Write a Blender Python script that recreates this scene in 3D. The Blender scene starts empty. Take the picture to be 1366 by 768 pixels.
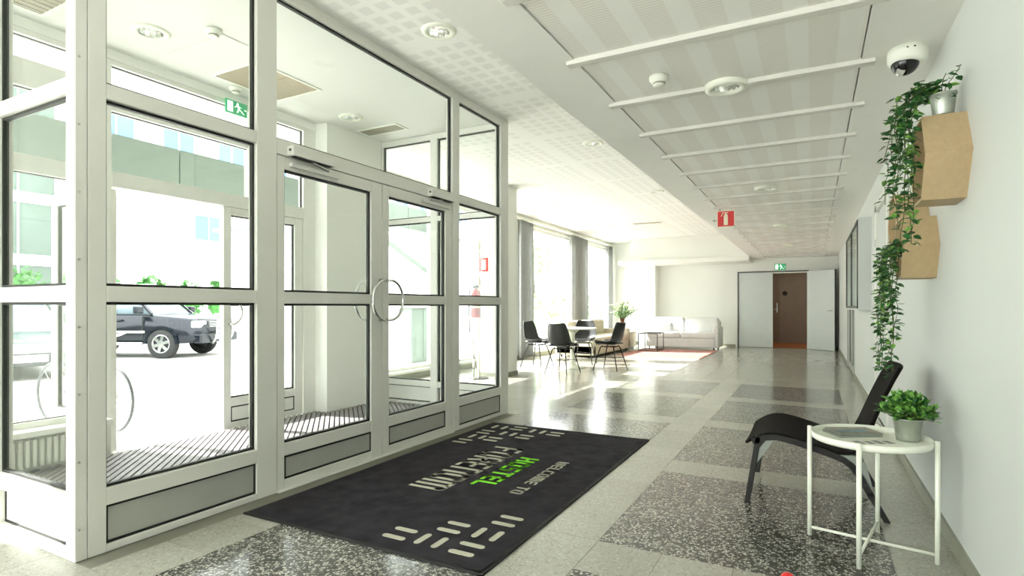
import bpy, bmesh, math, random
from mathutils import Vector, Matrix, Euler
random.seed(7)
SC = bpy.context.scene
COL = SC.collection
PI = math.pi

# ---------------------------------------------------------------- camera, world, sun, exposure
FPX, YAW, HORIZON, EYE = 752.0, 0.4906, 409.0, 1.13          # focal length in px of a 1366x768 frame
cam_data = bpy.data.cameras.new('camera')
cam = bpy.data.objects.new('camera', cam_data)
COL.objects.link(cam)
cam.location = (0, 0, EYE)
cam.rotation_euler = (PI / 2, 0, YAW)
cam_data.sensor_fit = 'HORIZONTAL'
cam_data.sensor_width = 36
cam_data.lens = FPX / 1366 * 36
cam_data.shift_y = (HORIZON - 384) / 1366
cam_data.clip_start = 0.02
cam_data.clip_end = 300
SC.camera = cam

world = bpy.data.worlds.new('daylight')
SC.world = world
world.use_nodes = True
wb = world.node_tree.nodes['Background']
wb.inputs[0].default_value = (0.965, 0.99, 0.985, 1)
wb.inputs[1].default_value = 6.0

SUN_AZ, SUN_EL = (0.97, 0.24), math.radians(38)              # direction in which the light travels
sun_data = bpy.data.lights.new('sun', 'SUN')
sun_data.energy = 15
sun_data.angle = math.radians(0.6)
sun_data.color = (1.0, 0.96, 0.91)
sun = bpy.data.objects.new('sun', sun_data)
COL.objects.link(sun)
_d = Vector((SUN_AZ[0] * math.cos(SUN_EL), SUN_AZ[1] * math.cos(SUN_EL), -math.sin(SUN_EL)))
sun.rotation_euler = _d.to_track_quat('-Z', 'Y').to_euler()
sun.location = (-30, -5, 25)

vs = SC.view_settings
vs.view_transform = 'Standard'
vs.look = 'None'
vs.exposure = 0.66
vs.gamma = 1
vs.use_curve_mapping = False
cy = SC.cycles
cy.max_bounces = 14
cy.diffuse_bounces = 7
cy.glossy_bounces = 5
cy.transmission_bounces = 6
cy.transparent_max_bounces = 32
cy.sample_clamp_indirect = 6
cy.caustics_reflective = False
cy.caustics_refractive = False

# ---------------------------------------------------------------- main dimensions (metres)
XR = 0.58          # right wall
XP = -2.87         # face of the glazed vestibule front
YC = 1.284         # face of the vestibule return
YE = 5.29          # far end of the vestibule
XF = -4.72         # outer glazing of the vestibule
XL = -5.60         # window wall of the lounge
YF = 17.0          # far wall
YB = -4.0          # wall behind
ZC = 3.09          # lobby ceiling
ZK = 2.46          # corridor ceiling
XS = -1.48         # edge of the lower corridor ceiling
GROUND = -0.17

# ---------------------------------------------------------------- mesh builder
class MB:
    def __init__(s): s.v, s.f = [], []
    def _add(s, vs, fs):
        n = len(s.v); s.v += [tuple(p) for p in vs]; s.f += [tuple(i + n for i in q) for q in fs]; return s
    def box(s, x0, y0, z0, x1, y1, z1):
        x0, x1 = min(x0, x1), max(x0, x1); y0, y1 = min(y0, y1), max(y0, y1); z0, z1 = min(z0, z1), max(z0, z1)
        return s._add([(x0,y0,z0),(x1,y0,z0),(x1,y1,z0),(x0,y1,z0),(x0,y0,z1),(x1,y0,z1),(x1,y1,z1),(x0,y1,z1)],
                      [(0,3,2,1),(4,5,6,7),(0,1,5,4),(1,2,6,5),(2,3,7,6),(3,0,4,7)])
    def bar(s, a, b, w, h, up=(0,0,1)):
        """box along a-b, w wide and h deep"""
        a, b = Vector(a), Vector(b); d = (b - a).normalized(); up = Vector(up)
        if abs(d.dot(up)) > .98: up = Vector((1,0,0))
        u = d.cross(up).normalized() * w / 2; t = u.cross(d).normalized() * h / 2
        return s._add([a-u-t,a+u-t,a+u+t,a-u+t,b-u-t,b+u-t,b+u+t,b-u+t],
                      [(0,3,2,1),(4,5,6,7),(0,1,5,4),(1,2,6,5),(2,3,7,6),(3,0,4,7)])
    def tube(s, pts, r, n=8, closed=False):
        pts = [Vector(p) for p in pts]; m = len(pts); rs = r if isinstance(r, (list, tuple)) else [r] * m
        up = None; base = len(s.v)
        for i, p in enumerate(pts):
            if closed: d = pts[(i+1) % m] - pts[i-1]
            else: d = pts[min(i+1, m-1)] - pts[max(i-1, 0)]
            d.normalize()
            if up is None:
                up = Vector((0,0,1)) if abs(d.z) < .9 else Vector((1,0,0))
            u = d.cross(up).normalized(); w = u.cross(d).normalized(); up = w
            for k in range(n):
                a = 2 * PI * k / n
                s.v.append(tuple(p + u * math.cos(a) * rs[i] + w * math.sin(a) * rs[i]))
        for i in range(m if closed else m - 1):
            j = (i + 1) % m
            for k in range(n):
                l = (k + 1) % n
                s.f.append((base+i*n+k, base+i*n+l, base+j*n+l, base+j*n+k))
        if not closed:
            s.f.append(tuple(base + k for k in range(n))[::-1]); s.f.append(tuple(base+(m-1)*n+k for k in range(n)))
        return s
    def lathe(s, prof, c=(0,0,0), n=24, ax='z', cap=True):
        base = len(s.v); m = len(prof)
        for r, h in prof:
            for k in range(n):
                a = 2 * PI * k / n; p, q = r * math.cos(a), r * math.sin(a)
                o = {'z': (p, q, h), 'x': (h, p, q), 'y': (p, h, q)}[ax]
                s.v.append((c[0]+o[0], c[1]+o[1], c[2]+o[2]))
        for i in range(m - 1):
            for k in range(n):
                l = (k + 1) % n
                s.f.append((base+i*n+k, base+i*n+l, base+(i+1)*n+l, base+(i+1)*n+k))
        if cap:
            if prof[0][0] > 1e-5: s.f.append(tuple(base + k for k in range(n))[::-1])
            if prof[-1][0] > 1e-5: s.f.append(tuple(base+(m-1)*n+k for k in range(n)))
        return s
    def prism(s, poly, ax, a, b):
        n = len(poly)
        def P(p, t): return {'x': (t, p[0], p[1]), 'y': (p[0], t, p[1]), 'z': (p[0], p[1], t)}[ax]
        return s._add([P(p, a) for p in poly] + [P(p, b) for p in poly],
                      [tuple(range(n))[::-1], tuple(range(n, 2*n))] + [(i, (i+1) % n, n+(i+1) % n, n+i) for i in range(n)])
    def grid(s, fn, nu, nv, cu=False):
        base = len(s.v)
        for i in range(nu + 1):
            for j in range(nv + 1): s.v.append(tuple(fn(i / nu, j / nv)))
        for i in range(nu):
            for j in range(nv):
                a = base + i * (nv + 1) + j
                s.f.append((a, a + 1, a + nv + 2, a + nv + 1))
        return s
    def ell(s, c, r, n=10, m=6):
        pr = [(math.sin(PI*i/m), -math.cos(PI*i/m)) for i in range(m+1)]
        base = len(s.v); s.lathe(pr, n=n, cap=False)
        for i in range(base, len(s.v)):
            p = s.v[i]; s.v[i] = (c[0]+p[0]*r[0], c[1]+p[1]*r[1], c[2]+p[2]*r[2])
        return s
    def build(s, name, mat, parent=None, smooth=False, bevel=0, solid=0, sub=0, world=True):
        vs = s.v
        if parent is not None and world:
            o = Vector(); q = parent
            while q is not None: o += q.location; q = q.parent
            vs = [(p[0]-o.x, p[1]-o.y, p[2]-o.z) for p in s.v]
        me = bpy.data.meshes.new(name); me.from_pydata(vs, [], s.f)
        bm = bmesh.new(); bm.from_mesh(me); bmesh.ops.recalc_face_normals(bm, faces=bm.faces); bm.to_mesh(me); bm.free()
        if smooth:
            me.polygons.foreach_set('use_smooth', [True] * len(me.polygons))
        me.materials.append(MAT[mat] if isinstance(mat, str) else mat)
        ob = bpy.data.objects.new(name, me); COL.objects.link(ob); ob.parent = parent
        if solid:
            m = ob.modifiers.new('solid', 'SOLIDIFY'); m.thickness = solid; m.offset = 0
        if sub:
            m = ob.modifiers.new('sub', 'SUBSURF'); m.levels = sub; m.render_levels = sub
        if bevel:
            m = ob.modifiers.new('bevel', 'BEVEL'); m.width = bevel; m.segments = 2; m.limit_method = 'ANGLE'
            if smooth is None or smooth: pass
        return ob

def box(name, mat, b, parent=None, bevel=0): return MB().box(*b).build(name, mat, parent, bevel=bevel)
def tag(o, label, cat=None, group=None, kind=None):
    o['label'] = label
    if cat: o['category'] = cat
    if group: o['group'] = group
    if kind: o['kind'] = kind
    return o
def thing(name, label, cat, loc=(0,0,0), rz=0, group=None, kind=None):
    o = bpy.data.objects.new(name, None); COL.objects.link(o); o.location = loc; o.rotation_euler = (0, 0, rz)
    o.empty_display_size = .1
    return tag(o, label, cat, group, kind)
def copy_tree(o, parent=None):
    c = o.copy(); COL.objects.link(c); c.parent = parent
    for ch in list(o.children): copy_tree(ch, c)
    return c
def sheet(mb, ax, c0, c1, u0, u1, w0, w1, holes):
    """slab in the plane across axis ax between c0 and c1, with rectangular holes (u0,u1,w0,w1)"""
    us = sorted({u0, u1, *[h[0] for h in holes], *[h[1] for h in holes]}); us = [u for u in us if u0 <= u <= u1]
    ws = sorted({w0, w1, *[h[2] for h in holes], *[h[3] for h in holes]}); ws = [w for w in ws if w0 <= w <= w1]
    def solid(i, j):
        if i < 0 or j < 0 or i >= len(us)-1 or j >= len(ws)-1: return False
        a, b = (us[i]+us[i+1])/2, (ws[j]+ws[j+1])/2
        return not any(h[0] < a < h[1] and h[2] < b < h[3] for h in holes)
    def P(c, u, w): return {'x': (c, u, w), 'y': (u, c, w), 'z': (u, w, c)}[ax]
    for i in range(len(us)-1):
        for j in range(len(ws)-1):
            if not solid(i, j): continue
            a, b, p, q = us[i], us[i+1], ws[j], ws[j+1]
            for c in (c0, c1): mb._add([P(c,a,p), P(c,b,p), P(c,b,q), P(c,a,q)], [(0,1,2,3)])
            if not solid(i-1, j): mb._add([P(c0,a,p), P(c1,a,p), P(c1,a,q), P(c0,a,q)], [(0,1,2,3)])
            if not solid(i+1, j): mb._add([P(c0,b,p), P(c1,b,p), P(c1,b,q), P(c0,b,q)], [(0,1,2,3)])
            if not solid(i, j-1): mb._add([P(c0,a,p), P(c1,a,p), P(c1,b,p), P(c0,b,p)], [(0,1,2,3)])
            if not solid(i, j+1): mb._add([P(c0,a,q), P(c1,a,q), P(c1,b,q), P(c0,b,q)], [(0,1,2,3)])
    return mb
def merged(ob):
    bm = bmesh.new(); bm.from_mesh(ob.data); bmesh.ops.remove_doubles(bm, verts=bm.verts, dist=1e-5)
    bmesh.ops.recalc_face_normals(bm, faces=bm.faces); bm.to_mesh(ob.data); bm.free(); return ob

# ---------------------------------------------------------------- materials
def hexc(h):
    h = h.lstrip('#'); o = []
    for i in (0, 2, 4):
        c = int(h[i:i+2], 16) / 255; o.append(c / 12.92 if c <= .04045 else ((c + .055) / 1.055) ** 2.4)
    return (*o, 1)
MAT = {}
def mat(name, col, rough=.5, metal=0, var=.04, scale=6, bump=0, bscale=60, emit=None, estr=0, spec=.5, sheen=0, trans=0):
    m = bpy.data.materials.new(name); m.use_nodes = True; nt = m.node_tree; N, L = nt.nodes, nt.links
    b = N['Principled BSDF']; c = hexc(col) if isinstance(col, str) else col
    b.inputs['Roughness'].default_value = rough; b.inputs['Metallic'].default_value = metal
    b.inputs['Specular IOR Level'].default_value = spec
    tc = N.new('ShaderNodeTexCoord')
    if var:
        nz = N.new('ShaderNodeTexNoise'); nz.inputs['Scale'].default_value = scale; nz.inputs['Detail'].default_value = 4
        L.new(tc.outputs['Object'], nz.inputs['Vector'])
        mr = N.new('ShaderNodeMapRange'); mr.inputs[1].default_value = .3; mr.inputs[2].default_value = .7
        mr.inputs[3].default_value = 1 - var; mr.inputs[4].default_value = 1 + var
        L.new(nz.outputs['Fac'], mr.inputs[0])
        vm = N.new('ShaderNodeVectorMath'); vm.operation = 'SCALE'; vm.inputs[0].default_value = c[:3]
        L.new(mr.outputs[0], vm.inputs['Scale']); L.new(vm.outputs[0], b.inputs['Base Color'])
    else: b.inputs['Base Color'].default_value = c
    if bump:
        n2 = N.new('ShaderNodeTexNoise'); n2.inputs['Scale'].default_value = bscale; L.new(tc.outputs['Object'], n2.inputs['Vector'])
        bp = N.new('ShaderNodeBump'); bp.inputs['Strength'].default_value = bump; bp.inputs['Distance'].default_value = .01
        L.new(n2.outputs['Fac'], bp.inputs['Height']); L.new(bp.outputs[0], b.inputs['Normal'])
    if emit:
        b.inputs['Emission Color'].default_value = hexc(emit); b.inputs['Emission Strength'].default_value = estr
    if sheen: b.inputs['Sheen Weight'].default_value = sheen
    if trans: b.inputs['Transmission Weight'].default_value = trans
    MAT[name] = m; return m
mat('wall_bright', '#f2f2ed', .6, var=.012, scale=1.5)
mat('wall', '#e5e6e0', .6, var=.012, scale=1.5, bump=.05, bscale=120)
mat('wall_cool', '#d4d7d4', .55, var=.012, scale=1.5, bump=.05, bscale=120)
mat('ceil_plain', '#dddeda', .7, var=.01)
mat('soffit', '#f4f3ef', .7, var=.01)
mat('bar', '#dedcd6', .6, var=.01)
mat('frame', '#d6d6cf', .38, var=.025, scale=3, spec=.4)
mat('frame_white', '#e6e6e0', .4, var=.02)
mat('kick', '#b0b2ab', .3, .2, var=.03, spec=.5)
mat('gasket', '#1c1f1b', .6, var=0)
mat('chrome', '#d8dad8', .12, 1, var=0)
mat('steel', '#b9bdb8', .3, 1, var=.03)
mat('zinc', '#b4bab0', .38, .85, var=.12, scale=30)
mat('black_metal', '#1c1c1c', .4, .3, var=.05)
mat('black_plastic', '#2c2e2f', .38, var=.04)
mat('chair_fabric', '#15110f', .9, var=.25, scale=40, bump=.3, bscale=400, spec=.15)
mat('chair_frame', '#0f0d0a', .6, var=.1)
mat('chair_web', '#8b9189', .6, var=.06)
mat('white_metal', '#eef0e2', .35, var=.01)
mat('white_plastic', '#eceee4', .4, var=.01)
mat('baseboard', '#8d8f80', .45, var=.06)
mat('leaf_dark', '#2f6230', .4, var=.35, scale=30)
mat('leaf_light', '#77ad4c', .5, var=.4, scale=35)
mat('leaf_pale', '#9dbf86', .5, var=.3, scale=12)  # overexposed daylight put into the green of the bushes and trees
mat('petal', '#f6f7e6', .6, var=.03)
mat('soil', '#3b2b1d', .9, var=.2)
mat('stem', '#4a5a2b', .6, var=.1)
mat('sofa', '#dcdedc', .9, var=.04, bump=.15, bscale=250)
mat('sofa_beige', '#cfc9b4', .9, var=.05, bump=.15, bscale=250)
mat('door_grey', '#cfd5d3', .42, var=.02)
mat('brown_wall', '#93877a', .7, var=.05)
mat('brown_door', '#857766', .5, var=.1)
mat('orange_floor', '#a8622c', .4, var=.08)
mat('red', '#d81e1e', .4, var=.03)
mat('red_dark', '#b3161a', .35, var=.03)
mat('white_print', '#f4ecd2', .5, var=0)
mat('green_print', '#3aa56f', .5, var=0, emit='#3aa56f', estr=.25)
mat('green_white', '#eafff2', .5, var=0, emit='#eafff2', estr=.5)
mat('mat_black', '#333136', .95, var=.35, scale=9, bump=.5, bscale=500, spec=.1)
mat('mat_rubber', '#141413', .7, var=.1)
mat('mat_grey', '#b6b4a2', .95, var=.08, scale=60)
mat('mat_green', '#7fdc1f', .9, var=.12, scale=60)
mat('grate', '#8b8789', .6, var=.1)
mat('grate_gap', '#232224', .8, var=0)
mat('lamp', '#ffffff', .5, var=0, emit='#fff6e0', estr=.5)
mat('reflector', '#e6e8e6', .16, 1, var=0)
mat('vent', '#9d9b8a', .6, var=.03)
mat('vent_dark', '#a1967f', .6, var=.08)
mat('radiator', '#e6e8dc', .45, var=.01)
mat('grout', '#77766a', .8, var=.08)
mat('rug', '#a97a70', .95, var=.25, scale=7)  # red paled to stand for sun washing over the rug
mat('vase', '#7a4f3c', .2, var=.1)
mat('screen_dark', '#4b5350', .25, var=.03)
mat('camera_dome', '#161418', .08, var=0)
mat('asphalt', '#dbdad5', .9, var=.06, scale=.8, bump=.2, bscale=30)  # lightened so the ground throws more sunlight up to the ceilings
mat('building', '#f4f4f0', .7, var=.02, scale=.3)
mat('building_grey', '#77837e', .7, var=.04)
mat('building_glass', '#5a7cab', .5, var=.1, scale=.4, spec=.1)
mat('grid_glass', '#55625c', .5, var=.15, scale=.4, spec=.1)
mat('fascia', '#67736d', .6, var=.05)
mat('tyre', '#232424', .8, var=.1)
mat('car_dark', '#141a22', .2, .3, var=.03)
mat('car_grey', '#4a5650', .25, .3, var=.03)
mat('car_glass', '#6b7a80', .15, var=.03)
mat('headlight', '#e8ecec', .1, var=0)
mat('bumper', '#3a3d3f', .5, var=.04)
mat('paper', '#ebe9de', .5, var=.02)
mat('paper_blue', '#4f7890', .35, var=.5, scale=18)
mat('paper_mixed', '#7d7868', .35, var=.6, scale=16)
mat('hedge', '#3d7a33', .7, var=.35, scale=4)
mat('concrete', '#c4c6ba', .8, var=.05)

def mat_glass(name, tint, k=.95, r=.02):
    m = bpy.data.materials.new(name); m.use_nodes = True; N, L = m.node_tree.nodes, m.node_tree.links
    N.remove(N['Principled BSDF']); out = N['Material Output']
    tr = N.new('ShaderNodeBsdfTransparent'); tr.inputs[0].default_value = tint
    gl = N.new('ShaderNodeBsdfGlossy'); gl.inputs['Roughness'].default_value = r; gl.inputs[0].default_value = (.95, 1, .97, 1)
    lw = N.new('ShaderNodeLayerWeight'); lw.inputs['Blend'].default_value = .5
    pw = N.new('ShaderNodeMath'); pw.operation = 'POWER'; pw.inputs[1].default_value = 4.5; L.new(lw.outputs['Facing'], pw.inputs[0])
    ml = N.new('ShaderNodeMath'); ml.operation = 'MULTIPLY_ADD'; ml.inputs[1].default_value = k; ml.inputs[2].default_value = .03; L.new(pw.outputs[0], ml.inputs[0])
    mx = N.new('ShaderNodeMixShader'); L.new(ml.outputs[0], mx.inputs[0]); L.new(tr.outputs[0], mx.inputs[1]); L.new(gl.outputs[0], mx.inputs[2])
    L.new(mx.outputs[0], out.inputs[0]); MAT[name] = m
mat_glass('glass', (.98, .99, .984, 1), .42)
mat_glass('glass_clear', (.985, .995, .99, 1), .6)

def mat_terrazzo(name, base, chips, scale, thr, gloss):
    m = bpy.data.materials.new(name); m.use_nodes = True; N, L = m.node_tree.nodes, m.node_tree.links
    b = N['Principled BSDF']; g = N.new('ShaderNodeNewGeometry')
    v = N.new('ShaderNodeTexVoronoi'); v.inputs['Scale'].default_value = scale; v.inputs['Randomness'].default_value = 1
    e = N.new('ShaderNodeTexVoronoi'); e.feature = 'DISTANCE_TO_EDGE'; e.inputs['Scale'].default_value = scale
    L.new(g.outputs['Position'], v.inputs['Vector']); L.new(g.outputs['Position'], e.inputs['Vector'])
    sp = N.new('ShaderNodeSeparateColor'); L.new(v.outputs['Color'], sp.inputs[0])
    c1 = N.new('ShaderNodeMath'); c1.operation = 'GREATER_THAN'; c1.inputs[1].default_value = thr; L.new(sp.outputs[0], c1.inputs[0])
    c2 = N.new('ShaderNodeMapRange'); c2.inputs[1].default_value = .05; c2.inputs[2].default_value = .13; L.new(e.outputs['Distance'], c2.inputs[0])
    mu = N.new('ShaderNodeMath'); mu.operation = 'MULTIPLY'; L.new(c1.outputs[0], mu.inputs[0]); L.new(c2.outputs[0], mu.inputs[1])
    ch = N.new('ShaderNodeMix'); ch.data_type = 'RGBA'; L.new(sp.outputs[1], ch.inputs['Factor'])
    ch.inputs['A'].default_value = hexc(chips[0]); ch.inputs['B'].default_value = hexc(chips[1])
    nz = N.new('ShaderNodeTexNoise'); nz.inputs['Scale'].default_value = 260; L.new(g.outputs['Position'], nz.inputs['Vector'])
    bs = N.new('ShaderNodeMix'); bs.data_type = 'RGBA'; L.new(nz.outputs['Fac'], bs.inputs['Factor'])
    bs.inputs['A'].default_value = hexc(base[0]); bs.inputs['B'].default_value = hexc(base[1])
    mx = N.new('ShaderNodeMix'); mx.data_type = 'RGBA'; L.new(mu.outputs[0], mx.inputs['Factor'])
    L.new(bs.outputs['Result'], mx.inputs['A']); L.new(ch.outputs['Result'], mx.inputs['B'])
    oi = N.new('ShaderNodeObjectInfo'); mr = N.new('ShaderNodeMapRange'); mr.inputs[3].default_value = .94; mr.inputs[4].default_value = 1.06
    L.new(oi.outputs['Random'], mr.inputs[0])
    sc = N.new('ShaderNodeVectorMath'); sc.operation = 'SCALE'; L.new(mx.outputs['Result'], sc.inputs[0]); L.new(mr.outputs[0], sc.inputs['Scale'])
    L.new(sc.outputs[0], b.inputs['Base Color'])
    n2 = N.new('ShaderNodeTexNoise'); n2.inputs['Scale'].default_value = 5; L.new(g.outputs['Position'], n2.inputs['Vector'])
    m2 = N.new('ShaderNodeMapRange'); m2.inputs[3].default_value = gloss - .04; m2.inputs[4].default_value = gloss + .05; L.new(n2.outputs['Fac'], m2.inputs[0])
    L.new(m2.outputs[0], b.inputs['Roughness']); b.inputs['Specular IOR Level'].default_value = .5
    MAT[name] = m
mat_terrazzo('terrazzo_light', ('#a1a095', '#abaa9f'), ('#8d8c82', '#b9b8af'), 95, .45, .17)
mat_terrazzo('terrazzo_dark', ('#3e3f3a', '#53544f'), ('#8b8a80', '#d0cec4'), 88, .5, .16)

def mat_boxes(name, base, spot, px, py, sx, sy, mod=None, rough=.7, ox=0, oy=0):
    """flat printed grid: squares sx*sy on a px*py pitch (world metres), blank bands every mod metres"""
    m = bpy.data.materials.new(name); m.use_nodes = True; N, L = m.node_tree.nodes, m.node_tree.links
    b = N['Principled BSDF']; b.inputs['Roughness'].default_value = rough
    g = N.new('ShaderNodeNewGeometry'); s = N.new('ShaderNodeSeparateXYZ'); L.new(g.outputs['Position'], s.inputs[0])
    def md(src, off, per, lim):
        a = N.new('ShaderNodeMath'); a.operation = 'ADD'; a.inputs[1].default_value = off + 100 * per; L.new(src, a.inputs[0])
        o = N.new('ShaderNodeMath'); o.operation = 'MODULO'; o.inputs[1].default_value = per; L.new(a.outputs[0], o.inputs[0])
        c = N.new('ShaderNodeMath'); c.operation = 'LESS_THAN'; c.inputs[1].default_value = lim; L.new(o.outputs[0], c.inputs[0]); return c.outputs[0]
    def mul(a, c):
        o = N.new('ShaderNodeMath'); o.operation = 'MULTIPLY'; L.new(a, o.inputs[0]); L.new(c, o.inputs[1]); return o.outputs[0]
    f = mul(md(s.outputs[0], ox, px, sx), md(s.outputs[1], oy, py, sy))
    if mod:
        f = mul(f, mul(md(s.outputs[0], mod[1], mod[0], mod[0]-mod[2]), md(s.outputs[1], mod[1], mod[0], mod[0]-mod[2])))
    mx = N.new('ShaderNodeMix'); mx.data_type = 'RGBA'; L.new(f, mx.inputs['Factor'])
    mx.inputs['A'].default_value = hexc(base); mx.inputs['B'].default_value = hexc(spot)
    L.new(mx.outputs['Result'], b.inputs['Base Color']); MAT[name] = m
mat_boxes('ceil_perforated', '#ebebe7', '#dededa', .14, .14, .088, .088, (1.26, .3, .16))
mat_boxes('panel_perforated', '#f7f6f2', '#ece7e1', .23, .022, .13, .012, None, .6, .02)

def mat_wood(name, c0, c1):
    m = bpy.data.materials.new(name); m.use_nodes = True; N, L = m.node_tree.nodes, m.node_tree.links
    b = N['Principled BSDF']; b.inputs['Roughness'].default_value = .5
    tc = N.new('ShaderNodeTexCoord'); mp = N.new('ShaderNodeMapping'); mp.inputs['Scale'].default_value = (30, 30, 3); L.new(tc.outputs['Object'], mp.inputs[0])
    nz = N.new('ShaderNodeTexNoise'); nz.inputs['Scale'].default_value = 2; nz.inputs['Detail'].default_value = 6; L.new(mp.outputs[0], nz.inputs['Vector'])
    mx = N.new('ShaderNodeMix'); mx.data_type = 'RGBA'; L.new(nz.outputs['Fac'], mx.inputs['Factor'])
    mx.inputs['A'].default_value = hexc(c0); mx.inputs['B'].default_value = hexc(c1); L.new(mx.outputs['Result'], b.inputs['Base Color']); MAT[name] = m
mat_wood('birch', '#ad9470', '#bca680')
def mat_cloth(name, c):
    m = bpy.data.materials.new(name); m.use_nodes = True; N, L = m.node_tree.nodes, m.node_tree.links
    N.remove(N['Principled BSDF']); out = N['Material Output']
    wv = N.new('ShaderNodeTexNoise'); wv.inputs['Scale'].default_value = 9; tc = N.new('ShaderNodeTexCoord'); L.new(tc.outputs['Object'], wv.inputs['Vector'])
    mx = N.new('ShaderNodeMix'); mx.data_type = 'RGBA'; L.new(wv.outputs['Fac'], mx.inputs['Factor'])
    mx.inputs['A'].default_value = hexc(c); mx.inputs['B'].default_value = tuple(min(1, v * 1.25) for v in hexc(c))
    d = N.new('ShaderNodeBsdfDiffuse'); t = N.new('ShaderNodeBsdfTranslucent'); L.new(mx.outputs['Result'], d.inputs[0]); L.new(mx.outputs['Result'], t.inputs[0])
    ms = N.new('ShaderNodeMixShader'); ms.inputs[0].default_value = .35; L.new(d.outputs[0], ms.inputs[1]); L.new(t.outputs[0], ms.inputs[2]); L.new(ms.outputs[0], out.inputs[0]); MAT[name] = m
mat_cloth('curtain', '#abadac')

# ================================================================ SETTING
def px_of(x, y, z):
    w = -math.sin(YAW) * x + math.cos(YAW) * y
    if w < .05: return None
    return (683 + FPX * (math.cos(YAW) * x + math.sin(YAW) * y) / w, HORIZON - FPX * (z - EYE) / w, w)

# ---- floor: slab with terrazzo tiles on a 306 x 328 mm module
fb = MB().box(XF - .12, YB, -.3, XR + .15, YE, -.003).box(XL - .2, YE, -.3, XR + .15, YF + .15, -.003)
floor = tag(fb.build('floor', 'grout'), 'polished terrazzo floor of cream tiles with dark speckled rectangles', 'floor', kind='structure')
TX, TY, GAP = .306, .328, .0012
MAT_RECT = (-2.74, -1.22, 2.02, 4.75)
singles, rest = [], []
for i in range(-16, 5):
    for j in range(-21, 45):
        x0, x1 = -.915 + i * TX, -.915 + (i + 1) * TX
        y0, y1 = 2.60 + j * TY, 2.60 + (j + 1) * TY
        x0, x1 = max(x0, XL if y0 >= YE else XF), min(x1, XR); y0, y1 = max(y0, YB), min(y1, YF)
        if x1 - x0 < .02 or y1 - y0 < .02: continue
        if x0 < XF and y0 < YE: continue
        cx, cyy = (x0 + x1) / 2, (y0 + y1) / 2
        if XF < cx < XP and YC < cyy < YE: continue              # inside the vestibule: entrance grating
        dark = (j % 5) != 4 and j <= 18 and j > -21 and (0 <= i <= 3 or -5 <= i <= -2)
        p = px_of(cx, cyy, 0)
        under = MAT_RECT[0] < x0 and x1 < MAT_RECT[1] and MAT_RECT[2] < y0 and y1 < MAT_RECT[3]
        if p and -40 < p[0] < 1400 and p[1] < 800 and not under: singles.append((p[2], x0, x1, y0, y1, dark))
        else: rest.append((x0, x1, y0, y1, dark))
singles.sort()
rest += [t[1:] for t in singles[300:]]
tile_mesh = {}
for _, x0, x1, y0, y1, dark in singles[:300]:
    key = (round(x1 - x0, 4), round(y1 - y0, 4), dark)
    if key not in tile_mesh:
        a, b = (x1 - x0) / 2 - GAP, (y1 - y0) / 2 - GAP
        ob = MB().box(-a, -b, -.01, a, b, 0).build('tile', 'terrazzo_dark' if dark else 'terrazzo_light', None)
        tile_mesh[key] = ob.data
    else:
        ob = bpy.data.objects.new('tile', tile_mesh[key]); COL.objects.link(ob)
    ob.parent = floor; ob.location = ((x0 + x1) / 2, (y0 + y1) / 2, 0)
for dk in (False, True):
    mb = MB()
    for x0, x1, y0, y1, dark in rest:
        if dark == dk: mb.box(x0 + GAP, y0 + GAP, -.01, x1 - GAP, y1 - GAP, 0)
    o = mb.build('tile_field', 'terrazzo_dark' if dk else 'terrazzo_light', floor); o['kind'] = 'stuff'

# ---- ceilings
LIGHTS_LOBBY = [(-2.347, 3.287), (-2.33, 6.42), (-4.337, 9.881), (-2.343, 9.60), (-4.337, 13.1)]
LIGHTS_VEST = [(-4.16, 2.33), (-4.214, 4.354)]
LIGHTS_CORR = [(-.46, 3.597), (-.46, 6.88), (-.46, 10.16), (-.46, 13.44)]
HS = .085
hole = lambda p: (p[0]-HS, p[0]+HS, p[1]-HS, p[1]+HS)
ceiling = merged(sheet(MB(), 'z', ZC, ZC + .15, XL - .2, XS, YB, YF + .15, [(XF - .12, XP - .04, YC, YE)] + [hole(p) for p in LIGHTS_LOBBY]).build('ceiling', 'ceil_perforated'))
tag(ceiling, 'white lobby ceiling with a grid of perforated squares', 'ceiling', kind='structure')
merged(sheet(MB(), 'z', ZC, ZC + .15, XF - .12, XP - .04, YC, YE, [hole(p) for p in LIGHTS_VEST]).build('vestibule_ceiling', 'ceil_plain', ceiling))
PX0, PX1 = -1.14, .232
so = sheet(MB(), 'z', ZK, ZK + .12, XS, XR, YB, YF + .15, [(PX0, PX1, -2.2, 16.7)])
so.box(XS, YB, ZK + .12, XS + .06, YF + .15, ZC + .15)
merged(so.build('soffit', 'soffit', ceiling))
box('backing', 'gasket', (PX0 - .02, -2.3, ZK + .1, PX1 + .02, 16.8, ZK + .125), ceiling)
BARS = [2.868 + .728 * k for k in range(-6, 19)]
for k, y in enumerate(BARS):
    near = [p for p in LIGHTS_CORR if abs(p[1] - y) < .13]
    mb = MB(); z0, z1 = ZK - .02, ZK + .014
    cuts = [(-1.185, .295)] if not near else [(-1.185, near[0][0] - .1), (near[0][0] + .1, .295)]
    for a, b in cuts: mb.box(a, y - .03, z0, b, y + .03, z1)
    mb.build('cross_bar', 'bar', ceiling, bevel=.004)
    if k + 1 < len(BARS):
        y0, y1 = y + .032, BARS[k+1] - .032
        hs = [hole(p) for p in LIGHTS_CORR if y0 - .09 < p[1] < y1 + .09]
        merged(sheet(MB(), 'z', ZK + .006, ZK + .02, PX0 + .007, PX1 - .007, y0 - .03, y1 + .03, hs).build('ceiling_panel', 'panel_perforated', ceiling))
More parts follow.
